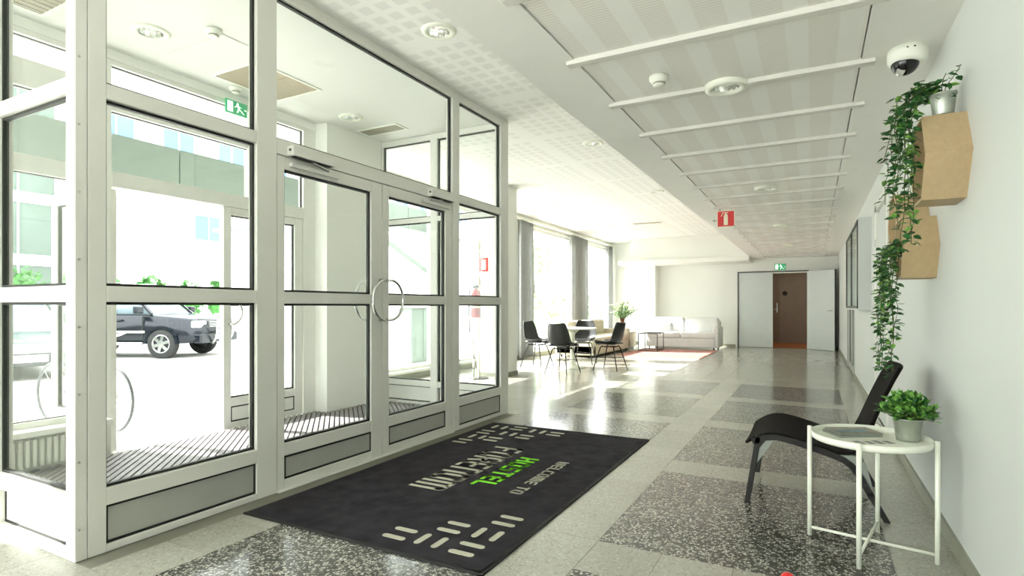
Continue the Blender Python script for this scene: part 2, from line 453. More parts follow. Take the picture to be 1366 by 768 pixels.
# ledge and bulkhead over the lounge corner
bulk = MB().box(-4.72, 16.15, 2.46, XS, YF, ZC).build('trim_1', 'wall')
tag(bulk, 'cream bulkhead box under the ceiling at the lounge end', 'bulkhead', kind='structure')
MB().box(-5.02, 15.95, 2.34, XS, YF, 2.46).build('ledge', 'wall', bulk, bevel=.01)

# ---- walls
ZT = 3.62
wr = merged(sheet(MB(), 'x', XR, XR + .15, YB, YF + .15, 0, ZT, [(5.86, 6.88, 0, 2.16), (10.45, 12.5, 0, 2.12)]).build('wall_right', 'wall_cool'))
tag(wr, 'long pale corridor wall with shelves, cabinet and doors', 'wall', kind='structure')
bbm = MB()
for a, b in ((YB, 5.78), (6.96, 10.4), (12.55, YF)): bbm.box(XR - .014, a, 0, XR, b, .075)
tag(bbm.build('baseboard_right', 'baseboard'), 'grey-beige baseboard along the corridor wall', 'baseboard', kind='structure')
wf = merged(sheet(MB(), 'y', YF, YF + .15, XL - .2, XR + .15, 0, ZT, [(-1.856, -.118, 0, 2.09)]).build('wall_far', 'wall'))
tag(wf, 'cream end wall behind the sofa with a grey double door', 'wall', kind='structure')
b = MB().box(XL, YF - .014, 0, -1.93, YF, .07); b.box(-.05, YF - .014, 0, XR, YF, .07)
tag(b.build('baseboard_far', 'baseboard'), 'dark-topped baseboard along the end wall', 'baseboard', kind='structure')
col = box('trim_2', 'wall', (-4.58, 16.62, 0, -4.10, YF, 2.35)); tag(col, 'square white column in the lounge corner under the bulkhead', 'column', kind='structure')
LW = [(5.6, 7.78), (8.35, 10.7), (10.95, 13.85), (14.35, 16.85)]
WZ0, WZ1 = .12, 2.93
wl = merged(sheet(MB(), 'x', XL - .2, XL, YE, YF, 0, ZT, [(a, b, WZ0, WZ1) for a, b in LW]).build('wall_left', 'wall'))
tag(wl, 'white lounge wall with tall bright windows', 'wall', kind='structure')
tag(box('baseboard_left', 'baseboard', (XL, YE, 0, XL + .014, YF, .08)), 'baseboard under the lounge windows', 'baseboard', kind='structure')
tag(merged(sheet(MB(), 'y', YB - .15, YB, XF - .12, XR + .15, -.3, ZT, [(-4.4, -1.7, .2, 2.93), (-1.2, .2, .2, 2.3)]).build('wall_back', 'wall')), 'pale unseen wall closing the hall, with windows added for daylight', 'wall', kind='structure')  # window openings added to let daylight into the hall
pier = box('wall_pier', 'wall', (-4.85, 7.86, 0, -4.36, 8.34, ZC)); tag(pier, 'cream square pier beside the vestibule end', 'pier', kind='structure')
box('pier_skirting', 'baseboard', (-4.862, 7.848, 0, -4.348, 8.352, .07), pier)
tag(box('wall_link', 'wall', (XL - .2, YE - .15, -.3, XF - .12, YE, ZT)), 'short outer wall joining vestibule and lounge', 'wall', kind='structure')
we = MB()
sheet(we, 'x', XF - .12, XF, YB, YE, -.3, ZT, [(-3.6, -.15, .15, 2.93), (.82, 1.22, .15, 2.93), (1.40, 4.36, 0, 3.02)])
we.box(XF, 4.36, 0, XF + .16, YE - .08, ZC)
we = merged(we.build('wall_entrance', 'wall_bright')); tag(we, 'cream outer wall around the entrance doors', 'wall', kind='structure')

# added overhang and pillar that shape the sunlight, and the fascia beam
ov = tag(box('added_overhang', 'building', (-7.0, .2, 3.40, XF - .12, YE + 1.2, 3.6)), 'white overhang added above the entrance to keep sun off the hall mat', 'overhang', kind='structure')
tag(box('added_pillar', 'building', (-7.0, .9, GROUND, -6.62, 1.85, 3.42)), 'unseen white pillar added to shade the entrance grating', 'pillar', kind='structure')  # put in so its shadow falls across the entrance grating
fa = thing('canopy_beam', 'grey-green panelled beam hanging outside above the entrance', 'beam', (-6.8, 4, 2.5))
for k in range(7): box('panel', 'fascia', (-6.54, 1.87 + k * 1.05, 2.55, -6.5, 1.87 + k * 1.05 + 1.038, 2.955), fa)
box('core', 'fascia', (-7.1, 1.86, 2.56, -6.54, 9.2, 2.945), fa)  # depth made up so no sun slips over the beam
for y in (2.4, 6.2): MB().box(-6.95, y - .03, 2.94, -6.9, y + .03, 3.42).build('hanger', 'frame', fa)

# ---------------------------------------------------------------- glazed frames
def bx(ax, c0, c1, u0, u1, z0, z1):
    return (c0, u0, z0, c1, u1, z1) if ax == 'x' else (u0, c0, z0, u1, c1, z1)
def member(parent, name, ax, c0, c1, u0, u1, z0, z1, m='frame', bevel=.003): return box(name, m, bx(ax, c0, c1, u0, u1, z0, z1), parent, bevel)
def pane(parent, ax, c, u0, u1, z0, z1, g='glass', name='pane', gk=.013, thick=.008, mat_=None, gasket=True):
    p = box(name, mat_ or g, bx(ax, c - thick/2, c + thick/2, u0 - .004, u1 + .004, z0 - .004, z1 + .004), parent)
    if gasket:
        mb = MB(); d = .012
        for a in ((u0, u0 + gk, z0, z1), (u1 - gk, u1, z0, z1), (u0 + gk, u1 - gk, z0, z0 + gk), (u0 + gk, u1 - gk, z1 - gk, z1)):
            mb.box(*bx(ax, c - d, c + d, *a))
        mb.build('gasket', 'gasket', p)
    return p
def bay(parent, ax, c0, c1, u0, u1, rails, fills, m='frame', g='glass', km='kick', gk=.013):
    for z0, z1 in rails: member(parent, 'rail', ax, c0, c1, u0, u1, z0, z1, m)
    c = (c0 + c1) / 2
    for kind, z0, z1 in fills:
        if kind == 'g': pane(parent, ax, c, u0, u1, z0, z1, g, gk=gk)
        else: pane(parent, ax, c + (.012 if c1 > c else 0), u0, u1, z0, z1, name='kick_panel', mat_=km, thick=.018, gk=gk)

C0, C1 = XP - .075, XP
part = thing('wall_vestibule', 'grey aluminium and glass vestibule front facing the hall', 'glass partition', (XP, YC, 0), kind='structure')
for u0, u1 in ((YC, 1.332), (1.334, 1.41), (2.207, 2.345), (4.24, 4.348), (5.132, YE)): member(part, 'post', 'x', C0, C1, u0, u1, 0, ZC)
RAILS = [(0, .035), (.215, .293), (1.152, 1.226), (2.088, 2.158), (3.02, ZC)]
FILLS = [('k', .035, .215), ('g', .293, 1.152), ('g', 1.226, 2.088), ('g', 2.158, 3.02)]
bay(part, 'x', C0, C1, 1.41, 2.207, RAILS, FILLS)
bay(part, 'x', C0, C1, 4.348, 5.132, RAILS, FILLS)
bay(part, 'x', C0, C1, 2.345, 4.24, [(2.062, 2.155), (3.02, ZC)], [('g', 2.155, 3.02)])
mb = MB()
for z in [.14 + .30 * k for k in range(10)]: mb.lathe([(.006, 0), (.006, .003), (0, .004)], (C1, 1.3, z), 8, 'x')
mb.build('screws', 'steel', part)
# return of the vestibule (towards the outer wall)
ret = thing('wall_vestibule_return', 'glazed vestibule side panel meeting the corner post', 'glass partition', (XP, YC, 0), kind='structure')
for u0, u1 in ((-3.72, -3.64), (-4.30, -4.22), (XF, XF + .1), (C0 - .005, C0)): member(ret, 'post', 'y', YC, YC + .07, u0, u1, 0, ZC, 'frame_white')
for u0, u1 in ((-3.64, C0 - .005), (-4.22, -3.72), (XF + .1, -4.30)):
    bay(ret, 'y', YC, YC + .07, u0, u1, RAILS, FILLS, 'frame_white', km='frame_white')
# far end of the vestibule
end = thing('wall_vestibule_end', 'glazed far end of the vestibule towards the lounge', 'glass partition', (XP, YE, 0), kind='structure')
for u0, u1 in ((-4.62, -4.54), (-3.845, -3.75), (C0 - .03, C0)): member(end, 'post', 'y', YE - .07, YE, u0, u1, 0, ZC, 'frame_white')
for u0, u1 in ((-4.54, -3.845), (-3.75, C0 - .03)):
    bay(end, 'y', YE - .07, YE, u0, u1, [(0, .035), (.215, .28), (2.1, 2.155), (3.03, ZC)], [('k', .035, .215), ('g', .28, 2.1), ('g', 2.155, 3.03)], 'frame_white', km='frame_white')

# ---------------------------------------------------------------- doors
def leaf(name, label, ax, c0, c1, u0, u1, s0, s1, m='frame', top=2.056, km='kick'):
    d = thing(name, label, 'door', bx(ax, c1, c1, u0, u0, 0, 0)[:3], kind='structure')
    member(d, 'stile', ax, c0, c1, u0, s0, .008, top, m); member(d, 'stile', ax, c0, c1, s1, u1, .008, top, m)
    bay(d, ax, c0, c1, s0, s1, [(.008, .066), (.21, .288), (1.15, 1.222), (1.978, top)], [('k', .066, .21), ('g', .288, 1.15), ('g', 1.222, 1.978)], m, km=km)
    return d
def bow(parent, uc, sgn, x, z=1.18, r=.15, face=None, mt='chrome'):
    pts = [(x, uc + sgn * (.012 + (r - .012) * math.sin(PI * k / 16)), z + r * math.cos(PI * k / 16)) for k in range(17)]
    h = MB().tube(pts, .0105, 10)
    for zz in (z + r, z - r): h.tube([(x, uc + sgn * .014, zz), (face, uc + sgn * .014, zz)], .010, 8)
    return h.build('handle', mt, parent, smooth=True)
DX0, DX1 = XP - .06, XP - .004
d1 = leaf('door_1', 'inner glass door leaf with closer beside the side panel', 'x', DX0, DX1, 2.349, 3.297, 2.404, 3.179)
d2 = leaf('door_2', 'inner glass door leaf next to the narrow sidelight', 'x', DX0, DX1, 3.303, 4.236, 3.375, 4.132)
for d, s in ((d1, -1), (d2, 1)):
    bow(d, 3.30 + .018 * s, s, DX1 + .06, face=DX1); bow(d, 3.30 + .018 * s, s, DX0 - .06, face=DX0)
def closer(parent, u0, u1, zc, flip):
    c = MB().box(XP - .002, u0, zc, XP + .055, u1, zc + .062).build('closer', 'frame', parent, bevel=.006)
    e = u0 if not flip else u1
    MB().box(XP + .01, u0 + .02, zc - .004, XP + .05, u1 - .02, zc + .001).build('underside', 'gasket', c)
    MB().lathe([(.008, 0), (.008, .004)], (XP + .03, u0 - .004, zc + .035), 10, 'y').build('screw_cap', 'gasket', c)
    a0, a1 = (u0 + .02, u0 + .42) if not flip else (u1 - .42, u1 - .02)
    MB().box(DX1, a0, zc - .062, DX1 + .022, a1, zc - .038).build('closer_track', 'frame', parent, bevel=.003)
    MB().bar((XP + .03, (u0 + u1) / 2, zc - .008), (XP + .022, a0 + .3 if not flip else a1 - .3, zc - .03), .018, .008).build('closer_arm', 'steel', parent)
closer(d1, 2.42, 2.77, 2.062, False); closer(d2, 3.86, 4.20, 2.062, True)
box('threshold', 'frame', (XP - .09, 2.345, 0, XP + .02, 4.24, .008), part)

# outer doors and glazing in the entrance wall
og = thing('window_1', 'white framed outer glazing around the entrance doors', 'window', (XF, 1.4, 0), kind='structure')
OX0, OX1 = XF - .09, XF - .01
for u0, u1 in ((1.40, 1.48), (2.28, 2.36), (4.20, 4.36)): member(og, 'post', 'x', OX0, OX1, u0, u1, 0, 3.02, 'frame_white')
bay(og, 'x', OX0, OX1, 1.48, 2.28, [(.26, .34), (2.05, 2.17), (2.63, 2.82), (2.98, 3.02)], [('g', .34, 2.05), ('g', 2.17, 2.63), ('g', 2.82, 2.98)], 'frame_white', gk=.006)
box('apron', 'frame_white', (OX0, 1.48, 0, OX1, 2.28, .26), og)
bay(og, 'x', OX0, OX1, 2.36, 4.20, [(2.05, 2.17), (2.63, 2.82), (2.98, 3.02)], [('g', 2.17, 2.63), ('g', 2.82, 2.98)], 'frame_white', gk=.006)
box('mullion', 'frame_white', (OX0 + .01, 3.55, 2.17, OX1 - .01, 3.60, 2.98), og)
box('sill', 'frame_white', (XF - .02, 1.46, .26, XF + .14, 2.30, .30), og, .004)
d3 = leaf('door_3', 'closed outer door leaf with white kick panel', 'x', OX0 + .015, OX1 - .005, 3.29, 4.19, 3.365, 4.09, 'frame_white', 2.045, 'frame_white')
bow(d3, 3.33, 1, OX1 + .05, 1.08, .11, OX1 - .005)
d4 = thing('door_4', 'outer door leaf swung open to the street', 'door', (OX0 + .02, 2.37, 0), kind='structure')
Y4 = (2.372, 2.425)
member(d4, 'stile', 'y', *Y4, OX0 - .05, OX0 + .02, .008, 2.045, 'frame_white'); member(d4, 'stile', 'y', *Y4, OX0 - .88, OX0 - .80, .008, 2.045, 'frame_white')
bay(d4, 'y', *Y4, OX0 - .80, OX0 - .05, [(.008, .066), (.21, .288), (1.15, 1.222), (1.978, 2.045)], [('k', .066, .21), ('g', .288, 1.15), ('g', 1.222, 1.978)], 'frame_white', km='frame_white')

# lounge windows, the hall's left windows, and back windows added for daylight
def window(name, label, x, u0, u1, z0, z1, bars=(), mull=()):
    w = thing(name, label, 'window', (x, u0, z0), kind='structure'); a, b = x - .13, x - .06
    for p, q in ((u0, u0 + .06), (u1 - .06, u1)): member(w, 'window_frame', 'x', a, b, p, q, z0, z1, 'frame_white')
    for p, q in ((z0, z0 + .06), (z1 - .06, z1)): member(w, 'window_frame', 'x', a, b, u0 + .06, u1 - .06, p, q, 'frame_white')
    for z in bars: member(w, 'transom', 'x', a, b, u0 + .06, u1 - .06, z - .03, z + .03, 'frame_white')
    for u in mull: member(w, 'mullion', 'x', a + .01, b + .01, u - .03, u + .03, z0 + .06, z1 - .06, 'frame_white')
    pane(w, 'x', x - .10, u0 + .06, u1 - .06, z0 + .06, z1 - .06, 'glass_clear', gasket=False)
    box('window_sill', 'frame_white', (x - .19, u0, z0 - .02, x + .03, u1, z0 + .012), w)
    return w
def window_y(name, label, y, u0, u1, z0, z1):
    w = thing(name, label, 'window', (u0, y, z0), kind='structure')
    for p, q, r_, t_ in ((u0, u0 + .06, z0, z1), (u1 - .06, u1, z0, z1), (u0 + .06, u1 - .06, z0, z0 + .06), (u0 + .06, u1 - .06, z1 - .06, z1)): member(w, 'window_frame', 'y', y - .11, y - .04, p, q, r_, t_, 'frame_white')
    pane(w, 'y', y - .08, u0 + .06, u1 - .06, z0 + .06, z1 - .06, 'glass_clear', gasket=False)
window_y('window_8', 'tall unseen window added in the closing wall to light the hall', YB, -4.4, -1.7, .2, 2.93)  # unseen, added to light the near end of the hall
window_y('window_9', 'narrow unseen window added at the corridor end to light the hall', YB, -1.2, .2, .2, 2.3)  # second unseen window added for the same light
for k, (lb, (a, b)) in enumerate(zip(('tall lounge window beside the vestibule end', 'tall lounge window behind the square pier', 'wide lounge window between the grey curtains', 'lounge window nearest the end wall'), LW)):
    window(f'window_{k+2}', lb, XL, a, b, WZ0, WZ1, (1.1,) if k > 1 else (), ((a + b) / 2,) if k > 1 else ())
window('window_6', 'narrow street window of the hall before the vestibule', XF, .82, 1.22, .15, 2.93)
window('window_7', 'wide unseen street window by the closing wall, sized to light the hall', XF, -3.6, -.15, .15, 2.93)  # unseen, made wide to make up light in the near hall

# end wall double door, room behind it
fr = thing('trim_4', 'dark frame around the grey double door', 'door frame', (-1.856, YF, 0), kind='structure')
for a in ((-1.875, -1.85, 0, 2.105), (-.125, -.10, 0, 2.105), (-1.875, -.10, 2.082, 2.108)): box('frame_bar', 'bumper', (a[0], YF - .02, a[2], a[1], YF + .1, a[3]), fr)
box('frame_head', 'paper', (-.97, YF + .02, 2.045, -.125, YF + .08, 2.082), fr)
d5 = tag(box('door_5', 'door_grey', (-1.848, YF + .005, .008, -.975, YF + .055, 2.08), None, .004), 'closed grey leaf of the end wall double door', 'door', kind='structure')
d6 = thing('door_6', 'grey door leaf standing open against the corridor wall', 'door', (-.115, YF - .01, 0), math.radians(-41), kind='structure')
MB().box(0, -.045, .008, .84, 0, 2.08).build('door_panel', 'door_grey', d6, bevel=.004, world=False)
MB().box(.825, -.047, .008, .843, .002, 2.08).build('edge', 'bumper', d6, world=False)
MB().tube([(.77, -.047, 1.03), (.77, -.09, 1.03), (.66, -.09, 1.03)], .011, 8).build('handle', 'chrome', d6, world=False)
rm = thing('wall_room_behind', 'dim brown room seen through the open door', 'room', (-.6, YF + .15, 0), kind='structure')
for nm, m, a in (('back_wall', 'brown_wall', (-2.3, 19.6, 0, .75, 19.75, 2.6)), ('side_wall', 'brown_wall', (-2.45, YF + .15, 0, -2.3, 19.75, 2.6)), ('side_wall', 'brown_wall', (.75, YF + .15, 0, .9, 19.75, 2.6)),
                 ('room_floor', 'orange_floor', (-2.45, YF + .12, -.15, .9, 19.75, -.002)), ('room_ceiling', 'brown_wall', (-2.45, YF + .15, 2.6, .9, 19.75, 2.75))): box(nm, m, a, rm)
_l = bpy.data.lights.new('room_fill', 'AREA'); _l.shape = 'DISK'; _l.size = .3; _l.energy = 9; _l.color = (1, .86, .68)
_lo = bpy.data.objects.new('room_fill', _l); COL.objects.link(_lo); _lo.parent = rm; _lo.location = (.1, 1.0, 2.52)  # unseen light added to brighten the brown room
MB().lathe([(.17, 2.6), (.17, 2.54), (.15, 2.53)], (-.5, YF + 1.15, 0), 20, cap=False).build('fill_ring', 'white_metal', rm)  # made-up fitting round the added light
d8 = thing('door_8', 'brown inner door in the dim room behind', 'door', (-1.2, 19.6, 0), kind='structure')
box('door_panel', 'brown_door', (-1.9, 19.56, 0, -.93, 19.6, 2.08), d8); box('door_frame', 'brown_wall', (-.93, 19.54, 0, -.86, 19.6, 2.12), d8)
MB().tube([(-1.0, 19.56, 1.05), (-1.0, 19.5, 1.05), (-1.1, 19.5, 1.05)], .012, 6).build('handle', 'steel', d8)
box('plate', 'steel', (-1.02, 19.552, .95, -.98, 19.562, 1.25), d8)
tag(MB().lathe([(.07, -.02), (.07, 0)], (-.78, 19.6, 1.55), 16, 'y').build('wall_sign', 'gasket'), 'round dark sign on the brown wall behind the door', 'sign')

# doors of the corridor wall
d7 = thing('door_7', 'white flush door in the corridor wall behind the trailing plants', 'door', (XR, 5.86, 0), kind='structure')
box('door_panel', 'wall_cool', (XR + .012, 5.92, .008, XR + .055, 6.82, 2.10), d7)
for a in ((5.80, 5.92, 0, 2.16), (6.82, 6.94, 0, 2.16), (5.80, 6.94, 2.10, 2.20)): box('door_frame', 'frame_white', (XR - .015, a[0], a[2], XR + .06, a[1], a[3]), d7)
MB().tube([(XR + .012, 6.72, 1.05), (XR - .045, 6.72, 1.05), (XR - .045, 6.60, 1.05)], .01, 8).build('handle', 'chrome', d7, smooth=True)
MB().lathe([(.02, 0), (.02, .012)], (XR + .002, 6.72, 1.05), 12, 'x').build('rose', 'chrome', d7)
box('lock_plate', 'steel', (XR - .02, 6.86, 1.74, XR - .012, 6.9, 1.82), d7)
box('backing', 'brown_wall', (XR + .09, 5.80, -.05, XR + .15, 6.94, 2.2), d7)  # unseen panel added to stop outside light leaking past the door
d9 = thing('door_9', 'grey glazed double door in the corridor wall past the cabinet', 'door', (XR, 10.45, 0), kind='structure')
for a, b in ((10.5, 11.46), (11.48, 12.45)):
    for p, q, z0, z1 in ((a, a + .08, .01, 2.08), (b - .08, b, .01, 2.08), (a + .08, b - .08, .01, .12), (a + .08, b - .08, 2.0, 2.08)): box('door_stile', 'kick', (XR + .01, p, z0, XR + .05, q, z1), d9)
    box('door_pane', 'screen_dark', (XR + .025, a + .08, .12, XR + .035, b - .08, 2.0), d9)
box('backing', 'brown_wall', (XR + .09, 10.40, -.05, XR + .15, 12.55, 2.16), d9)  # added behind the double door to shut out stray sky light
box('door_frame', 'kick', (XR - .01, 10.42, 0, XR + .06, 10.5, 2.14), d9); box('door_frame', 'kick', (XR - .01, 12.45, 0, XR + .06, 12.53, 2.14), d9)
box('door_frame', 'kick', (XR - .01, 10.5, 2.08, XR + .06, 12.45, 2.14), d9)

# ================================================================ LIGHT FITTINGS AND CEILING DEVICES
def make_downlight(z, label, group, dz=.0):
    root = thing('downlight', label, 'ceiling light', (0, 0, z), group=group)
    MB().lathe([(.082, .004), (.082, -.012-dz), (.10, -.016-dz), (.122, -.010-dz), (.125, .004)], n=32, cap=False).build('trim_ring', 'white_metal', root, True, world=False)
    rf = MB().lathe([(.084, -.008), (.078, .03), (.066, .06), (.045, .085), (0, .09)], n=14, cap=False).build('reflector', 'reflector', root, world=False)
    for s in (-.028, .028):
        MB().tube([(-.05, s, .045), (.05, s, .045)], .011, 8).build('lamp', 'lamp', rf, world=False)
    return root
G_L = 'round downlights in the perforated lobby ceiling'
protos = {}
for grp, z, pts, lab, dz in ((G_L, ZC, LIGHTS_LOBBY, ('round downlight in the lobby ceiling above the welcome mat', 'round downlight in the lobby ceiling past the vestibule end post', 'round downlight in the lounge ceiling above the pedestal table', 'round lobby downlight beside the corridor ceiling edge near the red sign', 'round downlight in the lounge ceiling above the beige sofa'), 0),
                        ('round downlights inside the glass vestibule', ZC, LIGHTS_VEST, ('round downlight in the vestibule ceiling beside the smoke detector', 'round downlight in the vestibule ceiling beside the narrow vent'), 0),
                        ('round downlights along the corridor panels', ZK, LIGHTS_CORR, ('round downlight set on a corridor ceiling cross bar beside the detector', 'round corridor downlight between cross bars before the red sign', 'round corridor downlight just past the red fire sign', 'round corridor downlight closest to the open double door'), .012)):
    pr = None
    for p, lb in zip(pts, lab):
        if pr is None: pr = make_downlight(z, lb, grp, dz); o = pr
        else: o = copy_tree(pr)
        o.location = (p[0], p[1], z); o['label'] = lb

def smoke(loc, label, dark=False):
    r = thing('smoke_detector', label, 'smoke detector', loc)
    MB().lathe([(.055, 0), (.055, -.02), (.048, -.03), (.034, -.034), (.034, -.05), (.025, -.056), (0, -.057)], loc, 20).build('detector_body', 'white_plastic', r, True)
    MB().lathe([(.0345, -.037), (.0355, -.04), (.0345, -.047)], loc, 20, cap=False).build('detector_slot', 'vent', r)
    return r
smoke((-3.745, 2.525, ZC), 'white smoke detector on the vestibule ceiling')
smoke((-.79, 3.29, ZK + .006), 'small smoke detector on the corridor ceiling panel')
smoke((-4.553, 3.28, ZC), 'small white sensor beside the green exit sign')

def grille(name, label, x0, x1, y0, y1, z, n, along='x', fm='white_plastic', sm='vent', bm_='vent_dark'):
    g = thing(name, label, 'vent', ((x0+x1)/2, (y0+y1)/2, z))
    box('backing', bm_, (x0, y0, z - .004, x1, y1, z), g)
    mb = MB(); w = .02
    mb.box(x0 - w, y0 - w, z - .010, x1 + w, y0, z).box(x0 - w, y1, z - .010, x1 + w, y1 + w, z).box(x0 - w, y0, z - .010, x0, y1, z).box(x1, y0, z - .010, x1 + w, y1, z)
    mb.build('frame', fm, g)
    for k in range(n):
        t = (k + .5) / n
        if along == 'x': b = (x0, y0 + (y1-y0)*t - .006, z - .009, x1, y0 + (y1-y0)*t + .006, z - .004)
        else: b = (x0 + (x1-x0)*t - .006, y0, z - .009, x0 + (x1-x0)*t + .006, y1, z - .004)
        box('slat', sm, b, g)
    return g
grille('ceiling_vent', 'brownish square vent panel in the vestibule ceiling', -4.46, -3.93, 3.02, 3.66, ZC, 1, 'x', 'white_plastic', 'vent_dark')
grille('ceiling_vent', 'narrow grey slatted vent at the vestibule end', -4.47, -3.95, 4.74, 4.92, ZC, 5, 'x')
grille('ceiling_vent', 'slatted white air grille above the vestibule side panel', -4.55, -4.05, 1.55, 1.84, ZC, 8, 'y', 'white_plastic', 'vent')
grille('ceiling_vent', 'flat grey slot vent in the lounge ceiling', -3.75, -3.1, 13.0, 13.2, ZC, 3, 'x')
hp = thing('ceiling_hatch', 'square white access hatch in the vestibule ceiling', 'hatch', (-4.05, 2.75, ZC))
box('hatch_panel', 'ceil_plain', (-4.38, 2.59, ZC - .006, -3.74, 2.93, ZC), hp)
box('hatch_lip', 'frame', (-4.386, 2.584, ZC - .002, -3.734, 2.936, ZC), hp)

# dome camera
dc = thing('dome_camera', 'white dome security camera on the corridor ceiling', 'security camera', (.43, 3.53, ZK))
MB().lathe([(.088, 0), (.09, -.03), (.088, -.062), (.078, -.078), (.06, -.084)], (.43, 3.53, ZK), 32).build('housing', 'white_plastic', dc, True, bevel=0)
dm = MB().lathe([(.063, 0)] + [(.063 * math.cos(a), -.063 * math.sin(a)) for a in [PI/2*k/8 for k in range(1, 9)]], (0, 0, 0), 24, cap=False).build('dome', 'camera_dome', dc, True, world=False)
dm.location = (-.012, -.012, -.074)
MB().lathe([(.02, 0), (.02, .02), (.012, .024)], (.425 - .03, 3.53 - .05, ZK - .125), 12, 'y').build('lens', 'chrome', dc)
for k in (0, 1): MB().ell((.43 + .03 * k - .01, 3.53 - .088, ZK - .022), (.005, .003, .004)).build('fixing_hole', 'gasket', dc)

# ---------------------------------------------------------------- signs
def polyprism(mb, pts, ax, c0, c1): mb.prism(pts, ax, c0, c1)
def exit_sign(name, label, loc, ax, w, h, sgn):
    """running figure at a door, drawn in relief; ax = normal axis, sgn = side that faces the room"""
    s = thing(name, label, 'exit sign', loc)
    def B(u0, u1, z0, z1, d0, d1):
        a, b = sorted((d0 * sgn, d1 * sgn))
        return (a, u0*w, z0*h, b, u1*w, z1*h) if ax == 'x' else (u0*w, a, z0*h, u1*w, b, z1*h)
    MB().box(*B(-.5, .5, -.5, .5, 0, .02)).build('sign_plate', 'green_print', s, bevel=.002, world=False)
    d0, d1 = .0195, .0215
    MB().box(*B(-.44, -.18, -.40, .40, d0, d1)).build('door_symbol', 'green_white', s, world=False); mb = MB()
    for p, q, t in (((.02, .26), (.10, -.02), .10), ((.10, -.02), (.02, -.36), .07), ((.10, -.02), (.22, -.18), .07), ((.22, -.18), (.34, -.36), .07), ((.04, .2), (-.10, .02), .06), ((.06, .2), (.22, .08), .06)):
        u0, u1 = min(p[0], q[0]) - t/3, max(p[0], q[0]) + t/3; n = 5
        for k in range(n):
            a, b = k/n, (k+1)/n
            uu = (p[0] + (q[0]-p[0])*(a+b)/2); za, zb = p[1] + (q[1]-p[1])*a, p[1] + (q[1]-p[1])*b
            mb.box(*B(uu - t/2, uu + t/2, min(za, zb), max(za, zb), d0, d1))
    mb.box(*B(0.0, .08, .25, .40, d0, d1)); MB().box(*B(.36, .46, -.05, .05, d0, d1)).build('arrow_symbol', 'green_white', s, world=False)
    mb.build('running_figure', 'green_white', s, world=False)
    return s
es = exit_sign('exit_sign', 'green exit sign hanging inside the vestibule', (XF + .04, 3.37, 2.95), 'x', .215, .12, 1)
es2 = exit_sign('exit_sign', 'small green exit sign over the open double door', (-.79, YF + .001, 2.215), 'y', .27, .17, -1)
MB().box(-.055, -.05, -.02, .001, .05, .05).build('bracket', 'frame_white', es, world=False)
fs = thing('fire_sign', 'red fire extinguisher sign hanging below the corridor ceiling', 'sign', (-1.03, 8.0, 2.2))
MB().box(-1.140, 7.995, 2.196, -.918, 8.005, 2.414).build('border', 'white_print', fs)
MB().box(-1.131, 7.992, 2.205, -.927, 8.008, 2.405).build('sign_plate', 'red', fs)
ic = MB().prism([(-1.055, 2.222), (-1.003, 2.222), (-1.003, 2.345), (-1.014, 2.368), (-1.044, 2.368), (-1.055, 2.345)], 'y', 7.9895, 7.9925)
ic.box(-1.037, 7.9895, 2.366, -1.021, 7.9925, 2.384).box(-1.072, 7.9895, 2.380, -.999, 7.9925, 2.391)
ic.bar((-1.068, 7.991, 2.386), (-1.088, 7.991, 2.338), .010, .003, (0, 1, 0))
ic.build('pictogram', 'white_print', fs)
for x in (-1.10, -.96): MB().box(x - .005, 7.996, 2.405, x + .005, 8.004, ZK + .008).build('hanger', 'steel', fs)
MB().tube([(-1.175, 8.0, 2.29), (-1.138, 8.0, 2.29)], .006, 6).build('bracket', 'steel', fs); MB().ell((-1.18, 8.0, 2.29), (.02, .016, .016)).build('bracket_knob', 'kick', fs)

# fire extinguisher on its post, seen through the vestibule
fx, fy = -4.66, 7.62
fp = thing('extinguisher_stand', 'white post stand with a red sign beside the pier', 'stand', (fx, fy, 0))
MB().lathe([(.15, 0), (.15, .012), (.02, .02)], (fx, fy, 0), 20).build('base', 'black_metal', fp)
MB().tube([(fx, fy, .015), (fx, fy, 2.35)], .022, 10).build('post', 'white_metal', fp)
MB().box(fx + .015, fy - .03, 1.68, fx + .18, fy - .015, 1.90).build('sign_plate', 'red', fp)
MB().box(fx + .07, fy - .033, 1.71, fx + .14, fy - .0295, 1.86).build('pictogram', 'white_print', fp)
fe = thing('fire_extinguisher', 'red fire extinguisher hung on the white post', 'fire extinguisher', (fx, fy - .11, .9))
MB().lathe([(0, 0), (.07, .01), (.075, .04), (.075, .36), (.05, .43), (.025, .45), (.025, .48)], (fx, fy - .096, .95), 16).build('cylinder', 'red_dark', fe, True)
MB().box(fx - .03, fy - .14, 1.42, fx + .03, fy - .06, 1.47).build('valve', 'black_metal', fe)
MB().tube([(fx - .03, fy - .10, 1.44), (fx - .10, fy - .12, 1.38), (fx - .11, fy - .13, 1.1), (fx - .09, fy - .13, .72)], .012, 6).build('hose', 'black_plastic', fe, True)
MB().lathe([(.076, .16), (.0765, .165), (.0765, .27), (.076, .275)], (fx, fy - .096, .95), 16, cap=False).build('print_band', 'white_print', fe)
pc = thing('fire_hose_pipe', 'chrome standpipe on the floor below the extinguisher', 'pipe', (fx + .02, fy - .16, 0))
MB().lathe([(.035, 0), (.035, .06), (.02, .08), (.02, .30), (.03, .31), (.03, .36), (.018, .38), (.018, .62), (0, .63)], (fx + .02, fy - .20, 0), 12).build('pipe_body', 'chrome', pc, True)

